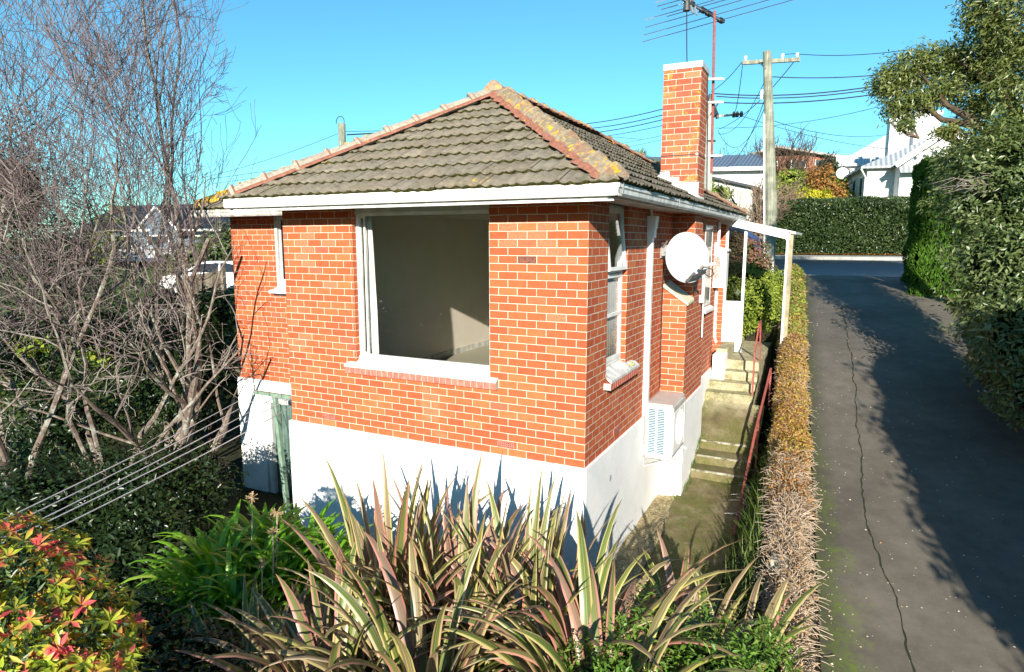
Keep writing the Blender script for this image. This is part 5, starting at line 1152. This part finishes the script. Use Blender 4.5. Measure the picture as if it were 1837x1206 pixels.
bare((-8.6, -.2, -2.1), 'low spreading leafless shrub with pale twisted twigs under the bare trees', [((.5, .1, 1), 1), ((.2, -.2, 1.1), 1), ((-.3, .0, 1), 1), ((.75, .1, .9), .95), ((.1, -.3, 1), .9), ((-.6, -.2, .9), 1)], 2.3, .042, 4, P2, 'bark_bare', 'bark_pale', seed=21, cat='shrub', name='leafless_shrub')
# ---- evergreens on the left
def shrub(name, label, blobs, n, L, W, mat, cat='shrub', stem=True, grp=None, core=.6, **k):
    c = np.array(blobs[0][0]); zb = gzz(c[0], c[1]); t = thing(name, label, cat, (c[0], c[1], zb), grp)
    foliage('crown', blobs, n, L, W, mat, t, **k)
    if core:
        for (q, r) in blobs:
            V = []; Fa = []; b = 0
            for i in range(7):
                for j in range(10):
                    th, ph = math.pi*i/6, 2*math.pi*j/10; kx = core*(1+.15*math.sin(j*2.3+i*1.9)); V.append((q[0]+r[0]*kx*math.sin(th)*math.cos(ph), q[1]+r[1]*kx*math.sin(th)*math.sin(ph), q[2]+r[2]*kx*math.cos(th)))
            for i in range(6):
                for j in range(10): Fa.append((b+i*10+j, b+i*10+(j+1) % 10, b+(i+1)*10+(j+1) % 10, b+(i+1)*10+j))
            put('shade_core', V, [tuple(f) for f in Fa], 'core_green', t)  # solid dark ellipsoid added inside the crown to block light and darken gaps
    if stem:
        mb = MB()
        for (q, r) in blobs[:4]: mb.tube([(c[0], c[1], zb-.2), (np.array([c[0], c[1], zb])+np.array(q))/2+[.05, .03, 0], q], [.07, .05, .02], 6)
        obj('trunk', mb, 'bark_dark', t)
    return t
def B(px_, py_, d, rx, ry=None, rz=None): return (tuple(at(px_, py_, d)), (rx, ry or rx, rz or rx))
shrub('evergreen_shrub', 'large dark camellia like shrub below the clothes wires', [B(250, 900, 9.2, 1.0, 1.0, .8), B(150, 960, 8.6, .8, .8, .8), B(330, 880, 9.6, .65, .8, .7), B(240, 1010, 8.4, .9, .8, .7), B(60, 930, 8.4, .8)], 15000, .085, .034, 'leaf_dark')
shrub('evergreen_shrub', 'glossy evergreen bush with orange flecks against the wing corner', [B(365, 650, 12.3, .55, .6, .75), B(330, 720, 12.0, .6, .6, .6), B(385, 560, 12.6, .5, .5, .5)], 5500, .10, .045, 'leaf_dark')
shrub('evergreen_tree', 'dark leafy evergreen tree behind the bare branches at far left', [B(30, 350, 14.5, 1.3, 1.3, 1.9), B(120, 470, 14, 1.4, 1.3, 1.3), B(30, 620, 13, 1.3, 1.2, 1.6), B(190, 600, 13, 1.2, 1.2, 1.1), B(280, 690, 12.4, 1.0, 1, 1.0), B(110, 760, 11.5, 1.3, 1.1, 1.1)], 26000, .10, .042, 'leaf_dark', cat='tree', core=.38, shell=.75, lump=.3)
shrub('ivy_patch', 'yellow green leafy climber glinting between the bare branches', [B(190, 430, 12.5, .35, .3, .5), B(210, 385, 12.5, .2, .2, .25), B(60, 620, 10.5, .3, .3, .15), B(170, 640, 10.5, .25, .2, .15)], 420, .10, .07, 'leaf_lime', cat='climber', stem=False, core=0, shell=.9)
foliage_h = [(((x, 6+1.2*math.sin(x), gzz(x, 6)+.7)), (1.6, 1.3, 1.1)) for x in np.arange(-16, -9, 1.7)]
shrub('hedge', 'rough dark green hedge behind the bare tree towards the fence', foliage_h, 9000, .10, .045, 'leaf_dark', cat='hedge')
shrub('bush', 'bright green bush beside the paling fence', [B(350, 470, 33, 1.5, 1.5, .9), B(385, 455, 34, 1.2, 1.2, 1.0), B(405, 440, 35, 1.2, 1.2, 1.3)], 3500, .22, .10, 'leaf_shrub')
# evergreen shrubs standing behind the camera on the left lawn (their shade falls over the lower garden)
for k, (x, y, r, zt) in enumerate([(-4.0, -7.6, 1.0, .75), (-5.6, -7.8, 1.2, .95), (-7.4, -7.4, 1.2, 1.1), (-9.2, -7.2, 1.3, 1.3), (-11.2, -7.0, 1.4, 1.6)]):
    shrub('evergreen_shrub', ['rounded dark shrub at the garden end nearest the drive', 'second rounded dark shrub at the garden end', 'third rounded dark shrub at the garden end', 'fourth rounded dark shrub at the garden end', 'largest rounded dark shrub at the far garden end'][k], [((x, y, (zt-1.9)/2), (r, r*.8, (zt+1.9)/2))], 4500, .13, .06, 'leaf_dark', grp='shrubs at the garden end', shell=.5)

# ---- right side of the driveway
E_ = lambda y: edgeL(y)+3.1
t = thing('conifer_hedge', 'tall clipped bright green conifer hedge at the right of the driveway mouth', 'hedge', (5.0, 13.2, 1.3))
def boxpts(x0, x1, y0, y1, z0, z1, n, rnd=.25, wav=.05, top=.35):
    a = [(x1-x0)*(z1-z0), (x1-x0)*(z1-z0), (y1-y0)*(z1-z0), (y1-y0)*(z1-z0), (x1-x0)*(y1-y0)]; f = rng.choice(5, size=n, p=np.array(a)/sum(a)); u, v = rng.random(n), rng.random(n)
    P = np.zeros((n, 3)); D = np.zeros((n, 3)); 
    for k, (ax_, val, s_) in enumerate(((1, y0, -1), (1, y1, 1), (0, x0, -1), (0, x1, 1), (2, z1, 1))):
        m_ = f == k; D[m_, ax_] = s_
        if ax_ == 1: P[m_] = np.stack([x0+(x1-x0)*u[m_], np.full(m_.sum(), val), z0+(z1-z0)*v[m_]], 1)
        elif ax_ == 0: P[m_] = np.stack([np.full(m_.sum(), val), y0+(y1-y0)*u[m_], z0+(z1-z0)*v[m_]], 1)
        else: P[m_] = np.stack([x0+(x1-x0)*u[m_], y0+(y1-y0)*v[m_], np.full(m_.sum(), val)], 1)
    c = np.array([(x0+x1)/2, (y0+y1)/2, (z0+z1)/2]); h = np.array([(x1-x0)/2, (y1-y0)/2, (z1-z0)/2]); q = (P-c)/h
    over = np.maximum(np.abs(q)-(1-rnd/h), 0)*h/rnd; ln = np.linalg.norm(over[:, :], axis=1); k_ = ln > 1
    shift = np.sign(q)*over*rnd; P[k_] -= (shift*(1-1/np.maximum(ln, 1e-6))[:, None])[k_]
    P += D*(wav*np.sin(P[:, [1]]*3.1+P[:, [2]]*2.3)*np.cos(P[:, [0]]*2.7+P[:, [2]]*3.7)-rng.random((n, 1))*.06)
    return P, D
P, D = boxpts(4.12, 6.6, 12.9, 15.3, .9, 4.65, 34000, .35, .10)
ax_d = np.tile([0, 0, 1.0], (len(P), 1))+rng.normal(size=P.shape)*.35+D*.35
leafcloud('foliage', P-ax_d*.03, ax_d, D+rng.normal(size=P.shape)*.5, .11*(.6+.8*rng.random(len(P))), .03, 'leaf_conifer', t)
obj('shade_core', MB().box((4.34, 13.15, .9), (6.4, 15.1, 4.4)), 'core_green', t)  # solid dark box added as the shaded inside of the conifer hedge
shrub('broadleaf_shrub', 'big pale leaved shrub overhanging the right edge of the driveway', [B(1800, 350, 10.8, 1.0, 1.1, 1.1), B(1760, 300, 11.8, .75, .9, .8), B(1812, 480, 10.2, .85, .9, .9), B(1850, 600, 9.4, .85, .9, .8), B(1790, 470, 11.5, .55, .8, .8), B(1890, 700, 8.6, .7, .8, .6), B(1790, 560, 10.6, .45, .6, .5)], 30000, .10, .036, 'leaf_shrub', shell=.4, lump=.25)
shrub('evergreen_shrub', 'dark undergrowth along the right edge of the driveway under the trees', [((E_(y)+.55+.1*math.sin(y*2.1), y, gzz(E_(y)+.5, y)+.35), (.42, .7, .62)) for y in np.arange(3.2, 8.9, .8)], 11000, .10, .04, 'leaf_dark')
# tree with limbs and leafy clusters
t = thing('evergreen_tree', 'large spreading evergreen tree leaning over the driveway at top right', 'tree', (7.2, 8.0, 0.4)); random.seed(5)
Q = [at(1860, 300, 11), at(1750, 240, 11.6), at(1690, 215, 12), at(1620, 160, 12.4)]
mb = MB(); mb.tube([(7.0, 8.2, .2), (6.7, 8.0, 2.2), Q[0]+[.4, .2, -.2], Q[1]+[.1, 0, .12], Q[2], Q[3]], [.2, .16, .12, .085, .05, .02], 9)
mb.tube([Q[0]+[.4, .2, -.2], at(1810, 180, 11.4), at(1780, 60, 11.6), at(1800, -60, 11.6)], [.14, .11, .07, .03], 8)
mb.tube([Q[1]+[.1, 0, .12], at(1700, 190, 12), at(1650, 130, 12.2)], [.08, .05, .02], 7); mb.tube([at(1810, 180, 11.4), at(1740, 120, 11.9), at(1690, 100, 12.3)], [.09, .05, .02], 7)
mb.tube([at(1870, 330, 10.6), at(1845, 240, 10.9), at(1850, 100, 11)], [.12, .09, .05], 7)
BL = [B(1625, 135, 12.6, .42, .5, .30), B(1590, 150, 12.6, .26, .4, .28), B(1660, 110, 12.5, .50, .5, .26), B(1715, 105, 12.4, .50, .5, .26), B(1755, 120, 12.1, .4, .5, .3), B(1610, 190, 12.5, .26, .35, .26), B(1650, 180, 12.3, .3, .4, .24), B(1700, 160, 12.2, .32, .4, .26),
      B(1625, 225, 12.4, .16, .25, .1), B(1750, 190, 12.0, .3, .4, .2), B(1800, 140, 11.7, .42, .5, .34), B(1790, 40, 11.6, .50, .5, .42), B(1830, 70, 11.3, .55, .5, .5), B(1840, -20, 11.3, .8, .7, .55), B(1765, 15, 11.7, .26, .4, .25), B(1830, 200, 11.3, .45, .5, .35), B(1800, 255, 11.4, .55, .5, .3), B(1745, 285, 11.6, .45, .5, .24), B(1880, 150, 11, .8, .7, .8), B(1900, 0, 11, 1.0, .9, .9), B(1700, 235, 11.9, .22, .3, .1)]
obj('trunk', mb, 'bark_dark', t); mb = MB()
for c, r in BL:
    for k in range(9):
        q = np.array(c)+rdir(1)[0]*np.array(r)*.95; o_ = np.array(c)+np.array([.25, .1, -.25]); mb.tube([o_, (o_+q)/2+rdir(1)[0]*.06, q], [.016, .010, .004], 4, False)
obj('twigs', mb, 'bark_brown', t)
BL = [(c, (r[0]*1.18, r[1]*1.15, r[2]*1.22)) for c, r in BL]
foliage('crown', BL, 62000, .085, .026, 'leaf_tree', t, shell=.85, lump=.3, freq=5)
# trees further along the right side, outside the picture, that shade the driveway
for k, (x, y, r, h) in enumerate([(7.0, .6, 1.2, 3.4), (6.95, -1.9, 1.25, 5.2), (6.9, -3.6, 1.25, 5.0), (6.95, -5.2, 1.2, 4.6), (7.1, -6.9, 1.1, 3.5), (8.0, -8.8, 1.4, 3.4), (8.6, -11.6, 1.6, 4.2), (9.2, 2.6, 1.4, 4.4), (10.2, -14.8, 2.0, 6.0)]):
    z0 = gzz(x, y)
    shrub('evergreen_tree', ['rounded evergreen opposite the flax bushes, off the right of the driveway', 'second rounded evergreen down the driveway side', 'third rounded evergreen down the driveway side', 'fourth rounded evergreen down the driveway side', 'fifth rounded evergreen down the driveway side', 'sixth, larger evergreen down the driveway side', 'tall evergreen at the bottom of the driveway', 'tall evergreen behind the pale leaved shrub', 'tallest evergreen behind the bottom of the driveway'][k], [((x, y, z0+h-r), (r, r*1.1, r)), ((x+.1, y, z0+h*.42), (r*1.1, r*1.1, h*.45))], 8000, .15, .075, 'leaf_tree', cat='tree', grp='evergreens shading the driveway', shell=.35, lump=.14, core=.93)
# twigs poking out of the shrub
random.seed(9); mb = MB()
for k in range(18):
    a = at(random.uniform(1745, 1800), random.uniform(310, 350), 10.3); b = a+np.array([-random.uniform(.25, .6), -.1, -random.uniform(-.02, .22)]); mb.tube([a, (a+b)/2+[0, 0, random.uniform(.02, .12)], b], [.006, .0045, .003], 4, False)
tag(obj('dead_branches', mb, 'bark_pale'), 'pale dead branches sticking out of the shrub beside the conifer hedge', 'branches')

# ---- hedge across the road
t = thing('clipped_hedge', 'long clipped dark green hedge across the road', 'hedge', (5, 26, 1.8))
P, D = boxpts(-1.2, 14, 25.5, 27.2, 1.75, 4.35, 60000, .3, .07)
leafcloud('foliage', P, D*.5+rng.normal(size=P.shape)*.6+[0, 0, .3], D+rng.normal(size=P.shape)*.6, .10*(.6+.8*rng.random(len(P))), .055, 'leaf_hedge', t)
obj('shade_core', MB().box((-1.0, 25.75, 1.7), (13.8, 27.0, 4.15)), 'core_green', t)  # dark filler box, shade behind the clipped leaves put into its colour
P = np.stack([rng.uniform(-1.5, 13, 5000), rng.normal(25.25, .18, 5000), np.zeros(5000)], 1); P[:, 2] = zd(P[:, 0], P[:, 1])+.14
tag(leafcloud('leaf_litter', P, rdir(5000)*[1, 1, .2], np.tile([0, 0, 1.], (5000, 1)), .09, .06, 'leaf_orange'), 'fallen brown leaves along the foot of the hedge across the road', 'leaves', kind='stuff')

# ---- low hedge between path and driveway, on a block wall
def mnd(y): return edgeL(y)-.40
mb = MB()
for y in np.arange(-1.6, 13.5, .45):
    z = gzz(edgeL(y)+.1, y); j = .012*math.sin(y*13); mb.box((mnd(y)-.02+j, y, z-1.3), (mnd(y)+.17+j, y+.43, z+.16+.02*math.sin(y*7)))
tag(obj('block_wall', mb, 'wall_block', bevel=.012), 'low grey block wall under the dry hedge beside the driveway', 'wall')
for y, px_ in ((2.55, 0), (.35, 1)):
    mb = MB().box((mnd(y)-.12, y, gzz(2.4, y)-.1), (mnd(y)+.05, y+.20, gzz(2.4, y)+.33-.05*px_)); tag(obj('wall_pier', mb, 'wall_block', bevel=.015), ['pale stone pier cap showing through the middle of the dry hedge', 'pale stone pier cap by the flax leaves at the hedge end'][px_], 'wall pier')
def hedgepts(y0, y1, n, hw=.25, ht=.40):
    y = rng.uniform(y0, y1, n); a = rng.uniform(-.25, math.pi+.35, n); rr_ = 1-.3*rng.random(n)**2; lm = 1+.12*np.sin(y*4.1+a*2)+.08*np.sin(y*9.3)
    x = mnd(y)+.06+hw*np.cos(a)*rr_*lm; gzv = gz(edgeL(y)+.15, y); z = gzv+.03+ht*np.sin(a)*rr_*lm
    return np.stack([x, y, z], 1), np.stack([np.cos(a), np.zeros(n), np.sin(a)], 1)
t = thing('dry_hedge', 'low autumn hedge of dry yellow leaves and bare stalks between path and driveway', 'hedge', (2.0, 5, -.6))
def lv(y0, y1, n, mat, nm, L=.045, W=.02):
    P, D = hedgepts(y0, y1, n); nn = D+rng.normal(size=P.shape)*.7; leafcloud(nm, P, np.cross(nn, rdir(n)), nn, L*(.6+.8*rng.random(n)), W, mat, t)
lv(2.6, 9.5, 15000, 'leaf_autumn', 'leaves'); lv(1.6, 4.2, 2200, 'leaf_orange', 'leaves', .05, .025); lv(8.0, 14.6, 9000, 'leaf_lime', 'leaves', .07, .035); lv(6.5, 14.6, 7000, 'leaf_twiggy', 'leaves', .07, .03); lv(-1.5, 2.6, 1500, 'leaf_twiggy', 'leaves')
def stalks(y0, y1, n, L, r, nm):
    P, D = hedgepts(y0, y1, n, .17, .28); V = []; Fa = []; b = 0; ns = 4
    T = np.cross(D, [0, 1, 0])*rng.normal(size=(n, 1))*.8+np.array([0, 1, 0])*rng.normal(size=(n, 1))*.9+D*.7
    for i in range(n):
        p = P[i]; d = unit(T[i]); l_ = L*(.5+rng.random()); s = unit(np.cross(d, rdir(1)[0])); u = np.cross(s, d); cv = rng.normal()*.5
        for k in range(ns+1):
            q = p+d*l_*k/ns+u*cv*l_*((k/ns)-(k/ns)**2)-np.array([0, 0, .22*l_*(k/ns)**2])
            for w_ in ((s*r), (-s*.5*r+u*.87*r), (-s*.5*r-u*.87*r)): V.append(q+w_)
        for k in range(ns):
            for j in range(3): Fa.append((b+k*3+j, b+k*3+(j+1) % 3, b+(k+1)*3+(j+1) % 3, b+(k+1)*3+j))
        b += 3*(ns+1)
    put(nm, np.array(V), np.array(Fa), 'dead_twig', t)
stalks(-1.6, 2.9, 2600, .19, .0035, 'dry_stalks'); stalks(2.8, 10.5, 2600, .16, .003, 'dry_stalks')
P, D = hedgepts(-1.6, 13.5, 9000, .17, .22); nn = D+rng.normal(size=P.shape)*.5; leafcloud('inner_leaves', P, np.cross(nn, rdir(9000)), nn, .07, .04, 'leaf_twiggy', t)
# grasses and ferns on the bank between path and hedge
lf = []
for k in range(1500):
    y = rng.uniform(-.5, 12); x = max(1.36-.061*max(y-6, 0), edgeL(y)-1.05)+rng.uniform(0, .42); lf.append(((x, y, gzz(x, y)-.02), rng.uniform(0, 6.28), rng.uniform(.18, .5), rng.uniform(.006, .014), rng.uniform(0, .5), rng.uniform(.4, 1.8), 0))
tag(ribbons('bank_grass', lf, 'grass_blade', None, 4, .1), 'thin dark grass on the bank between path and dry hedge', 'grass', kind='stuff')
n_ = 9000; yv = rng.uniform(-1.5, 13, n_); xv = rng.uniform(1.32, 1.9, n_)-.061*(yv-2)*.8; P = np.stack([xv, yv, gz(xv, yv)+rng.random(n_)*.10], 1)
tag(leafcloud('bank_plants', P, rdir(n_)+[0, 0, .4], rdir(n_)+[0, 0, .8], .055, .025, 'leaf_dark'), 'dark low leafy weeds covering the bank beside the path', 'weeds', kind='stuff')
mb = MB(); random.seed(31)
for k in range(26):
    y = random.uniform(2.6, 8.2); x = 1.45; a = np.array([x, y, gzz(x, y)+.10]); b = a+np.array([random.uniform(-.30, -.05), random.uniform(-.25, .15), random.uniform(-.1, .16)]); mb.tube([a+[.3, .1, .05], a, (a+b)/2+[0, 0, .05], b], [.004, .0035, .003, .002], 3, False)
tag(obj('dry_stems', mb, 'wire_white'), 'wispy pale dry stems reaching from the bank over the handrail', 'stems', kind='stuff')
# weeds at the wall foot, moss line
lf = []
for (xa, ya, xb_, yb_, n_) in ((.40, 3.45, .42, 5.0, 170), (.06, 2.2, .40, 3.4, 30), (.3, -1, .35, 2, 40), (1.3, 2, 1.36, 5.8, 60)):
    for k in range(n_):
        u = rng.random(); x = xa+(xb_-xa)*u+rng.normal()*.025; y = ya+(yb_-ya)*u; z = float(np.interp(y, [-1.2, 1.2, 2.6, 4.1, 4.11, 4.44, 4.45, 4.82, 5.9], [-1.78, -1.62, -1.56, -1.42, -1.27, -1.27, -1.12, -.97, -.5])); lf.append(((x, y, z), rng.uniform(0, 6.28), rng.uniform(.05, .16), .008, rng.uniform(.1, .8), rng.uniform(.3, 1.2), 0))
tag(ribbons('path_weeds', lf, 'grass_blade', None, 3, .1), 'small green weeds where the white base meets the path', 'weeds', kind='stuff')

# ---- flax
def flax(c, n, Lr, t0r, bendr, label, az0=0, azs=math.pi, W=.092):
    z = gzz(c[0], c[1])-.05; t = thing('flax_bush', label, 'flax', (c[0], c[1], z), 'striped flax bushes below the picture window'); lf = []
    for k in range(int(n*1.15)):
        az = az0+rng.uniform(-azs, azs); rr_ = .28*math.sqrt(rng.random()); ba = (c[0]+rr_*math.cos(az), c[1]+rr_*math.sin(az), z)
        u = rng.random(); lf.append((ba, az+rng.normal()*.3, rng.uniform(*Lr)*(1-.22*u)*.80, W*rng.uniform(.65, 1.25), t0r[0]+(t0r[1]-t0r[0])*u+abs(rng.normal())*.03, bendr[0]+(bendr[1]+.55-bendr[0])*(.25+.75*u)*rng.random()**.6, rng.normal()*.35))
    ribbons('leaves', lf, 'leaf_flax', t, 10); return t
FL = [((-1.45, -3.45), 30, (1.5, 2.0), (.75, 1.2), (.2, .9), 'low flax bush at the bottom left reaching sideways under the agapanthus', math.pi, .9),
      ((-1.75, -3.15), 40, (1.0, 1.5), (.5, 1.15), (.3, 1.2), 'leftmost flax bush, sprawling pale pink leaves towards the agapanthus'),
      ((-1.25, -1.95), 46, (1.9, 2.7), (.02, .40), (.05, 1.0), 'upright flax bush with tall leaf blades below the left end of the sill'),
      ((-.55, -1.75), 50, (1.8, 2.65), (.02, .48), (.05, 1.3), 'dense bronze flax bush below the middle of the picture window'),
      ((.05, -1.55), 48, (1.7, 2.6), (.02, .5), (.05, 1.4), 'tall flax bush with reddish blades below the right end of the sill'),
      ((-.35, -2.7), 56, (1.4, 2.2), (.1, .85), (.6, 2.0), 'front flax bush in the middle with folded olive leaves'),
      ((-1.05, -2.95), 46, (1.3, 1.95), (.15, .9), (.4, 1.9), 'front flax bush at the left bottom of the picture'),
      ((.62, -1.75), 60, (1.8, 2.7), (.2, .85), (1.0, 2.3), 'arching flax bush under the corner of the house'),
      ((1.0, -2.3), 46, (1.5, 2.2), (.15, .85), (.9, 2.2), 'low arching flax bush at the bottom centre right'),
      ((1.35, -1.15), 46, (1.4, 2.2), (.1, .75), (.8, 2.2), 'flax bush with yellow edged leaves at the foot of the handrail'),
      ((1.80, -1.25), 40, (1.1, 1.8), (.2, .9), (.6, 2.0), 'rightmost flax bush leaning over the dry hedge')]
for f_ in FL: flax(*f_)
shrub('green_shrub', 'fresh green small leaved shrub between the flax bushes at bottom right', [((1.25, -1.75, -1.15), (.55, .5, .75)), ((1.75, -1.85, -1.0), (.45, .5, .65)), ((1.0, -2.3, -1.05), (.5, .45, .6)), ((2.05, -1.4, -1.1), (.3, .5, .55))], 12000, .06, .02, 'leaf_cover')
# ---- agapanthus
t = thing('agapanthus', 'mound of glossy green agapanthus with dry seed heads left of the flax', 'agapanthus', (-2.7, -2.2, -1.6)); lf = []
for (x, y) in [(-2.2, -1.75), (-2.65, -1.9), (-3.1, -2.1), (-2.4, -2.3), (-2.9, -2.5), (-2.0, -2.15), (-3.3, -2.5), (-2.5, -1.5), (-2.15, -1.4), (-3.0, -1.65), (-1.85, -1.65), (-2.7, -2.8), (-2.2, -2.7)]:
    x = -2.62+(x+2.62)*.72-.22; y = -2.1+(y+2.1)*.85; z = -.92-.35*math.hypot(x+2.95, y+2.1)
    for k in range(50): lf.append(((x+rng.normal()*.05, y+rng.normal()*.05, z), rng.uniform(0, 6.28), rng.uniform(.5, .95), rng.uniform(.055, .085), rng.uniform(.1, 1.1), rng.uniform(.9, 2.2), 0))
ribbons('leaves', lf, 'leaf_agapanthus', t, 8, .2)
for (px_, py_, d) in ((452, 893, 6.6), (497, 920, 6.4), (490, 955, 6.2), (470, 1010, 5.9)):
    c = at(px_, py_, d); mb = MB(); mb.tube([c-[0.02, .05, .75], c-[0, .02, .3], c], .006, 5, False); st = obj('flower_stalk', mb, 'dead_twig', t); mb = MB()
    for k in range(34): v = rdir(1)[0]+[0, 0, .35]; v = unit(v)*.055*rng.uniform(.7, 1.2); mb.tube([c, c+v*.8, c+v], [.0016, .0016, .0055], 4, False)
    obj('seed_head', mb, 'seedhead', st)
shrub('low_cover', 'shaded dark leafy cover between the red tipped bush and the flax', [B(330, 1190, 5.2, .6, .5, .3), B(250, 1130, 5.6, .5, .5, .3), B(290, 1250, 4.8, .5, .5, .3)], 3500, .06, .025, 'leaf_dark')
# ---- pieris with red new leaves
pb = [B(45, 1135, 4.0, .48, .5, .56), B(140, 1170, 3.95, .25, .35, .38), B(0, 1050, 4.1, .4, .4, .42), B(60, 1290, 3.8, .7, .6, .5), B(-60, 1200, 3.9, .6, .5, .6), B(95, 985, 4.3, .13, .2, .10)]
t = thing('pieris_bush', 'bush with scarlet, yellow and lime leaf whorls at bottom left', 'shrub', (pb[0][0][0], pb[0][0][1], -1.7))
foliage('old_leaves', pb, 7500, .055, .018, 'leaf_pieris_old', t, shell=.35, lump=.12); P, d = blobpts(pb, 640, .06, .12); A = d+rng.normal(size=d.shape)*.25+[0, 0, .5]
rosettes('new_leaves', P, A, 9, .092, .029, 'leaf_pieris_new', t, .25)
mb = MB()
for c, r in pb: mb.tube([(pb[0][0][0], pb[0][0][1], -1.8), (np.array(c)+[pb[0][0][0], pb[0][0][1], -1.8])/2, c], [.04, .03, .015], 6)
obj('trunk', mb, 'bark_dark', t)

# ---- behind the porch and across the road
shrub('red_bush', 'bush with dull red leaves behind the porch', [B(1335, 455, 19, .65, .7, .5), B(1320, 440, 19, .4), B(1355, 480, 18.6, .5, .5, .4)], 5000, .07, .04, 'leaf_red')
shrub('green_bush', 'light green bush behind the porch post', [B(1340, 520, 16.5, .75, .8, .65), B(1365, 545, 15.5, .5, .7, .6), B(1320, 560, 15, .5, .6, .6), B(1390, 505, 17.5, .35, .6, .3), B(1310, 500, 17, .5)], 9000, .075, .035, 'leaf_lime')
lf = [((.55+rng.normal()*.1, 11.2+rng.normal()*.1, gzz(.5, 11.2)), rng.uniform(0, 6.28), rng.uniform(.5, .8), .03, rng.uniform(.1, .7), rng.uniform(.6, 1.9), 0) for k in range(70)]
tag(ribbons('strap_plant', lf, 'leaf_agapanthus', None, 6), 'clump of green strap leaves behind the porch screen', 'plant')
pc = at(1150, 285, 34); t = thing('cabbage_tree', 'spiky cabbage tree head peeping over the roof ridge', 'tree', (pc[0], pc[1], gzz(pc[0], pc[1])))
obj('trunk', MB().tube([(pc[0], pc[1], gzz(pc[0], pc[1])-.2), pc], [.16, .12], 8), 'bark_brown', t)
lf = [(tuple(pc+[rng.normal()*.04, rng.normal()*.04, 0]), rng.uniform(0, 6.28), rng.uniform(.5, .75), .045, rng.uniform(.1, 1.7), rng.uniform(.1, .7), 0) for k in range(90)]; pc2 = pc+[.75, .3, -.45]
lf += [(tuple(pc2), rng.uniform(0, 6.28), rng.uniform(.5, .7), .045, rng.uniform(.1, 1.7), rng.uniform(.1, .7), 0) for k in range(70)]; ribbons('crown', lf, 'leaf_shrub', t, 4)
def far(name, label, blobs, n, L, W, mat, **k): shrub(name, label, blobs, n, L, W, mat, **k)
far('yellow_bush', 'bright yellow green bush showing over the clipped hedge', [B(1450, 358, 31, .9, .8, .45), B(1425, 362, 31, .5), B(1475, 361, 31, .5)], 3000, .14, .07, 'leaf_yellow')
far('autumn_tree', 'small tree with orange brown autumn leaves left of the villa', [B(1475, 330, 36, .7, .7, .8), B(1460, 312, 36, .4), B(1485, 305, 36, .25, .3, .3), B(1500, 345, 36, .6)], 2200, .16, .08, 'leaf_orange', shell=.9, core=0, cat='tree')
far('green_bush', 'mixed green bushes between the yellow bush and the autumn tree', [B(1420, 335, 38, 1.3, 1.2, 1.0), B(1455, 350, 37, 1.1, 1, .8), B(1500, 355, 40, 1.2, 1.2, 1.2), B(1395, 350, 37, .9, .9, .7)], 6000, .16, .08, 'leaf_lime')
far('green_bush', 'yellow green bush in front of the cream garage', [B(1262, 335, 30, .5, .5, .5), B(1290, 348, 30, .6, .6, .4), B(1240, 325, 31, .3)], 2200, .12, .06, 'leaf_lime')
far('evergreen_tree', 'dark evergreen tree beside the white villa left wall', [B(1495, 330, 44, 1.2, 1.2, 1.2), B(1485, 300, 46, .6, .6, .9)], 3000, .2, .1, 'leaf_dark', cat='tree')
P3 = dict(nb=[6, 6, 5, 4], wob=.14, trop=(0, 0, .10), ang=(22, 60), len=(.5, .75), seg=4, taper=.5, rmin=.012); P3['from'] = .15
c = at(1405, 350, 46); bare((c[0], c[1], c[2]-.5), 'dark leafless tree on the hill right of the timber pole', [((.1, 0, 1), 1), ((.5, 0, .9), 1), ((-.4, 0, 1), .9), ((.85, 0, .7), .9), ((.3, 0, .8), 1), ((-.2, 0, .9), 1)], 2.6, .12, 3, P3, 'bark_dark', 'bark_dark', seed=41)
c = at(1340, 330, 55); bare((c[0], c[1], c[2]-.5), 'dark leafless tree above the blue grey roof', [((.1, 0, 1), 1), ((.6, 0, .8), 1), ((-.6, 0, .9), 1)], 2.2, .12, 3, P3, 'bark_dark', 'bark_dark', seed=43)
P4 = dict(nb=[7, 6, 5, 4], wob=.14, trop=(0, 0, .05), ang=(22, 60), len=(.5, .75), seg=4, taper=.5, rmin=.009); P4['from'] = .1
c = at(1355, 425, 27); bare((c[0], c[1], c[2]-.3), 'brown leafless shrub tree left of the timber pole', [((.0, 0, 1), 1), ((-.5, 0, .9), 1), ((.4, 0, 1), .9), ((-.8, 0, .6), .8), ((.7, .2, .7), .8)], 1.35, .08, 3, P4, 'bark_brown', 'bark_brown', seed=45)
c = at(1410, 400, 30); bare((c[0], c[1], c[2]-.3), 'brown leafless shrub tree right of the timber pole', [((.0, 0, 1), 1), ((-.5, 0, .9), 1), ((.5, 0, 1), .9), ((.9, 0, .7), .9), ((-.3, .5, .8), 1)], 1.2, .07, 3, P4, 'bark_brown', 'bark_brown', seed=47)

# ---- petals and small leaves on the driveway
n_ = 560; yv = -1.5+rng.random(n_)**1.2*13; sp_ = rng.random(n_); xv = np.where(sp_ < .5, edgeL(yv)+rng.exponential(.35, n_), np.where(sp_ < .8, edgeL(yv)+1.0+rng.normal(size=n_)*.35+.1*(8-yv)*.4, edgeL(yv)+rng.uniform(0, 3, n_)))
xv = np.clip(xv, edgeL(yv)+.05, edgeL(yv)+3.0); P = np.stack([xv, yv, gz(xv, yv)+.030], 1); sz = .012+.018*rng.random(n_)
tag(leafcloud('fallen_petals', P, rdir(n_)*[1, 1, .1], np.tile([0, 0, 1.], (n_, 1))+rng.normal(size=(n_, 3))*.2, sz, sz*.8, 'petal'), 'small pale petals and leaves scattered on the driveway', 'petals', kind='stuff')
for o in list(bpy.data.objects):
    if o.type == 'MESH' and o.parent is None and 'label' not in o and 'kind' not in o: print('UNTAGGED', o.name)
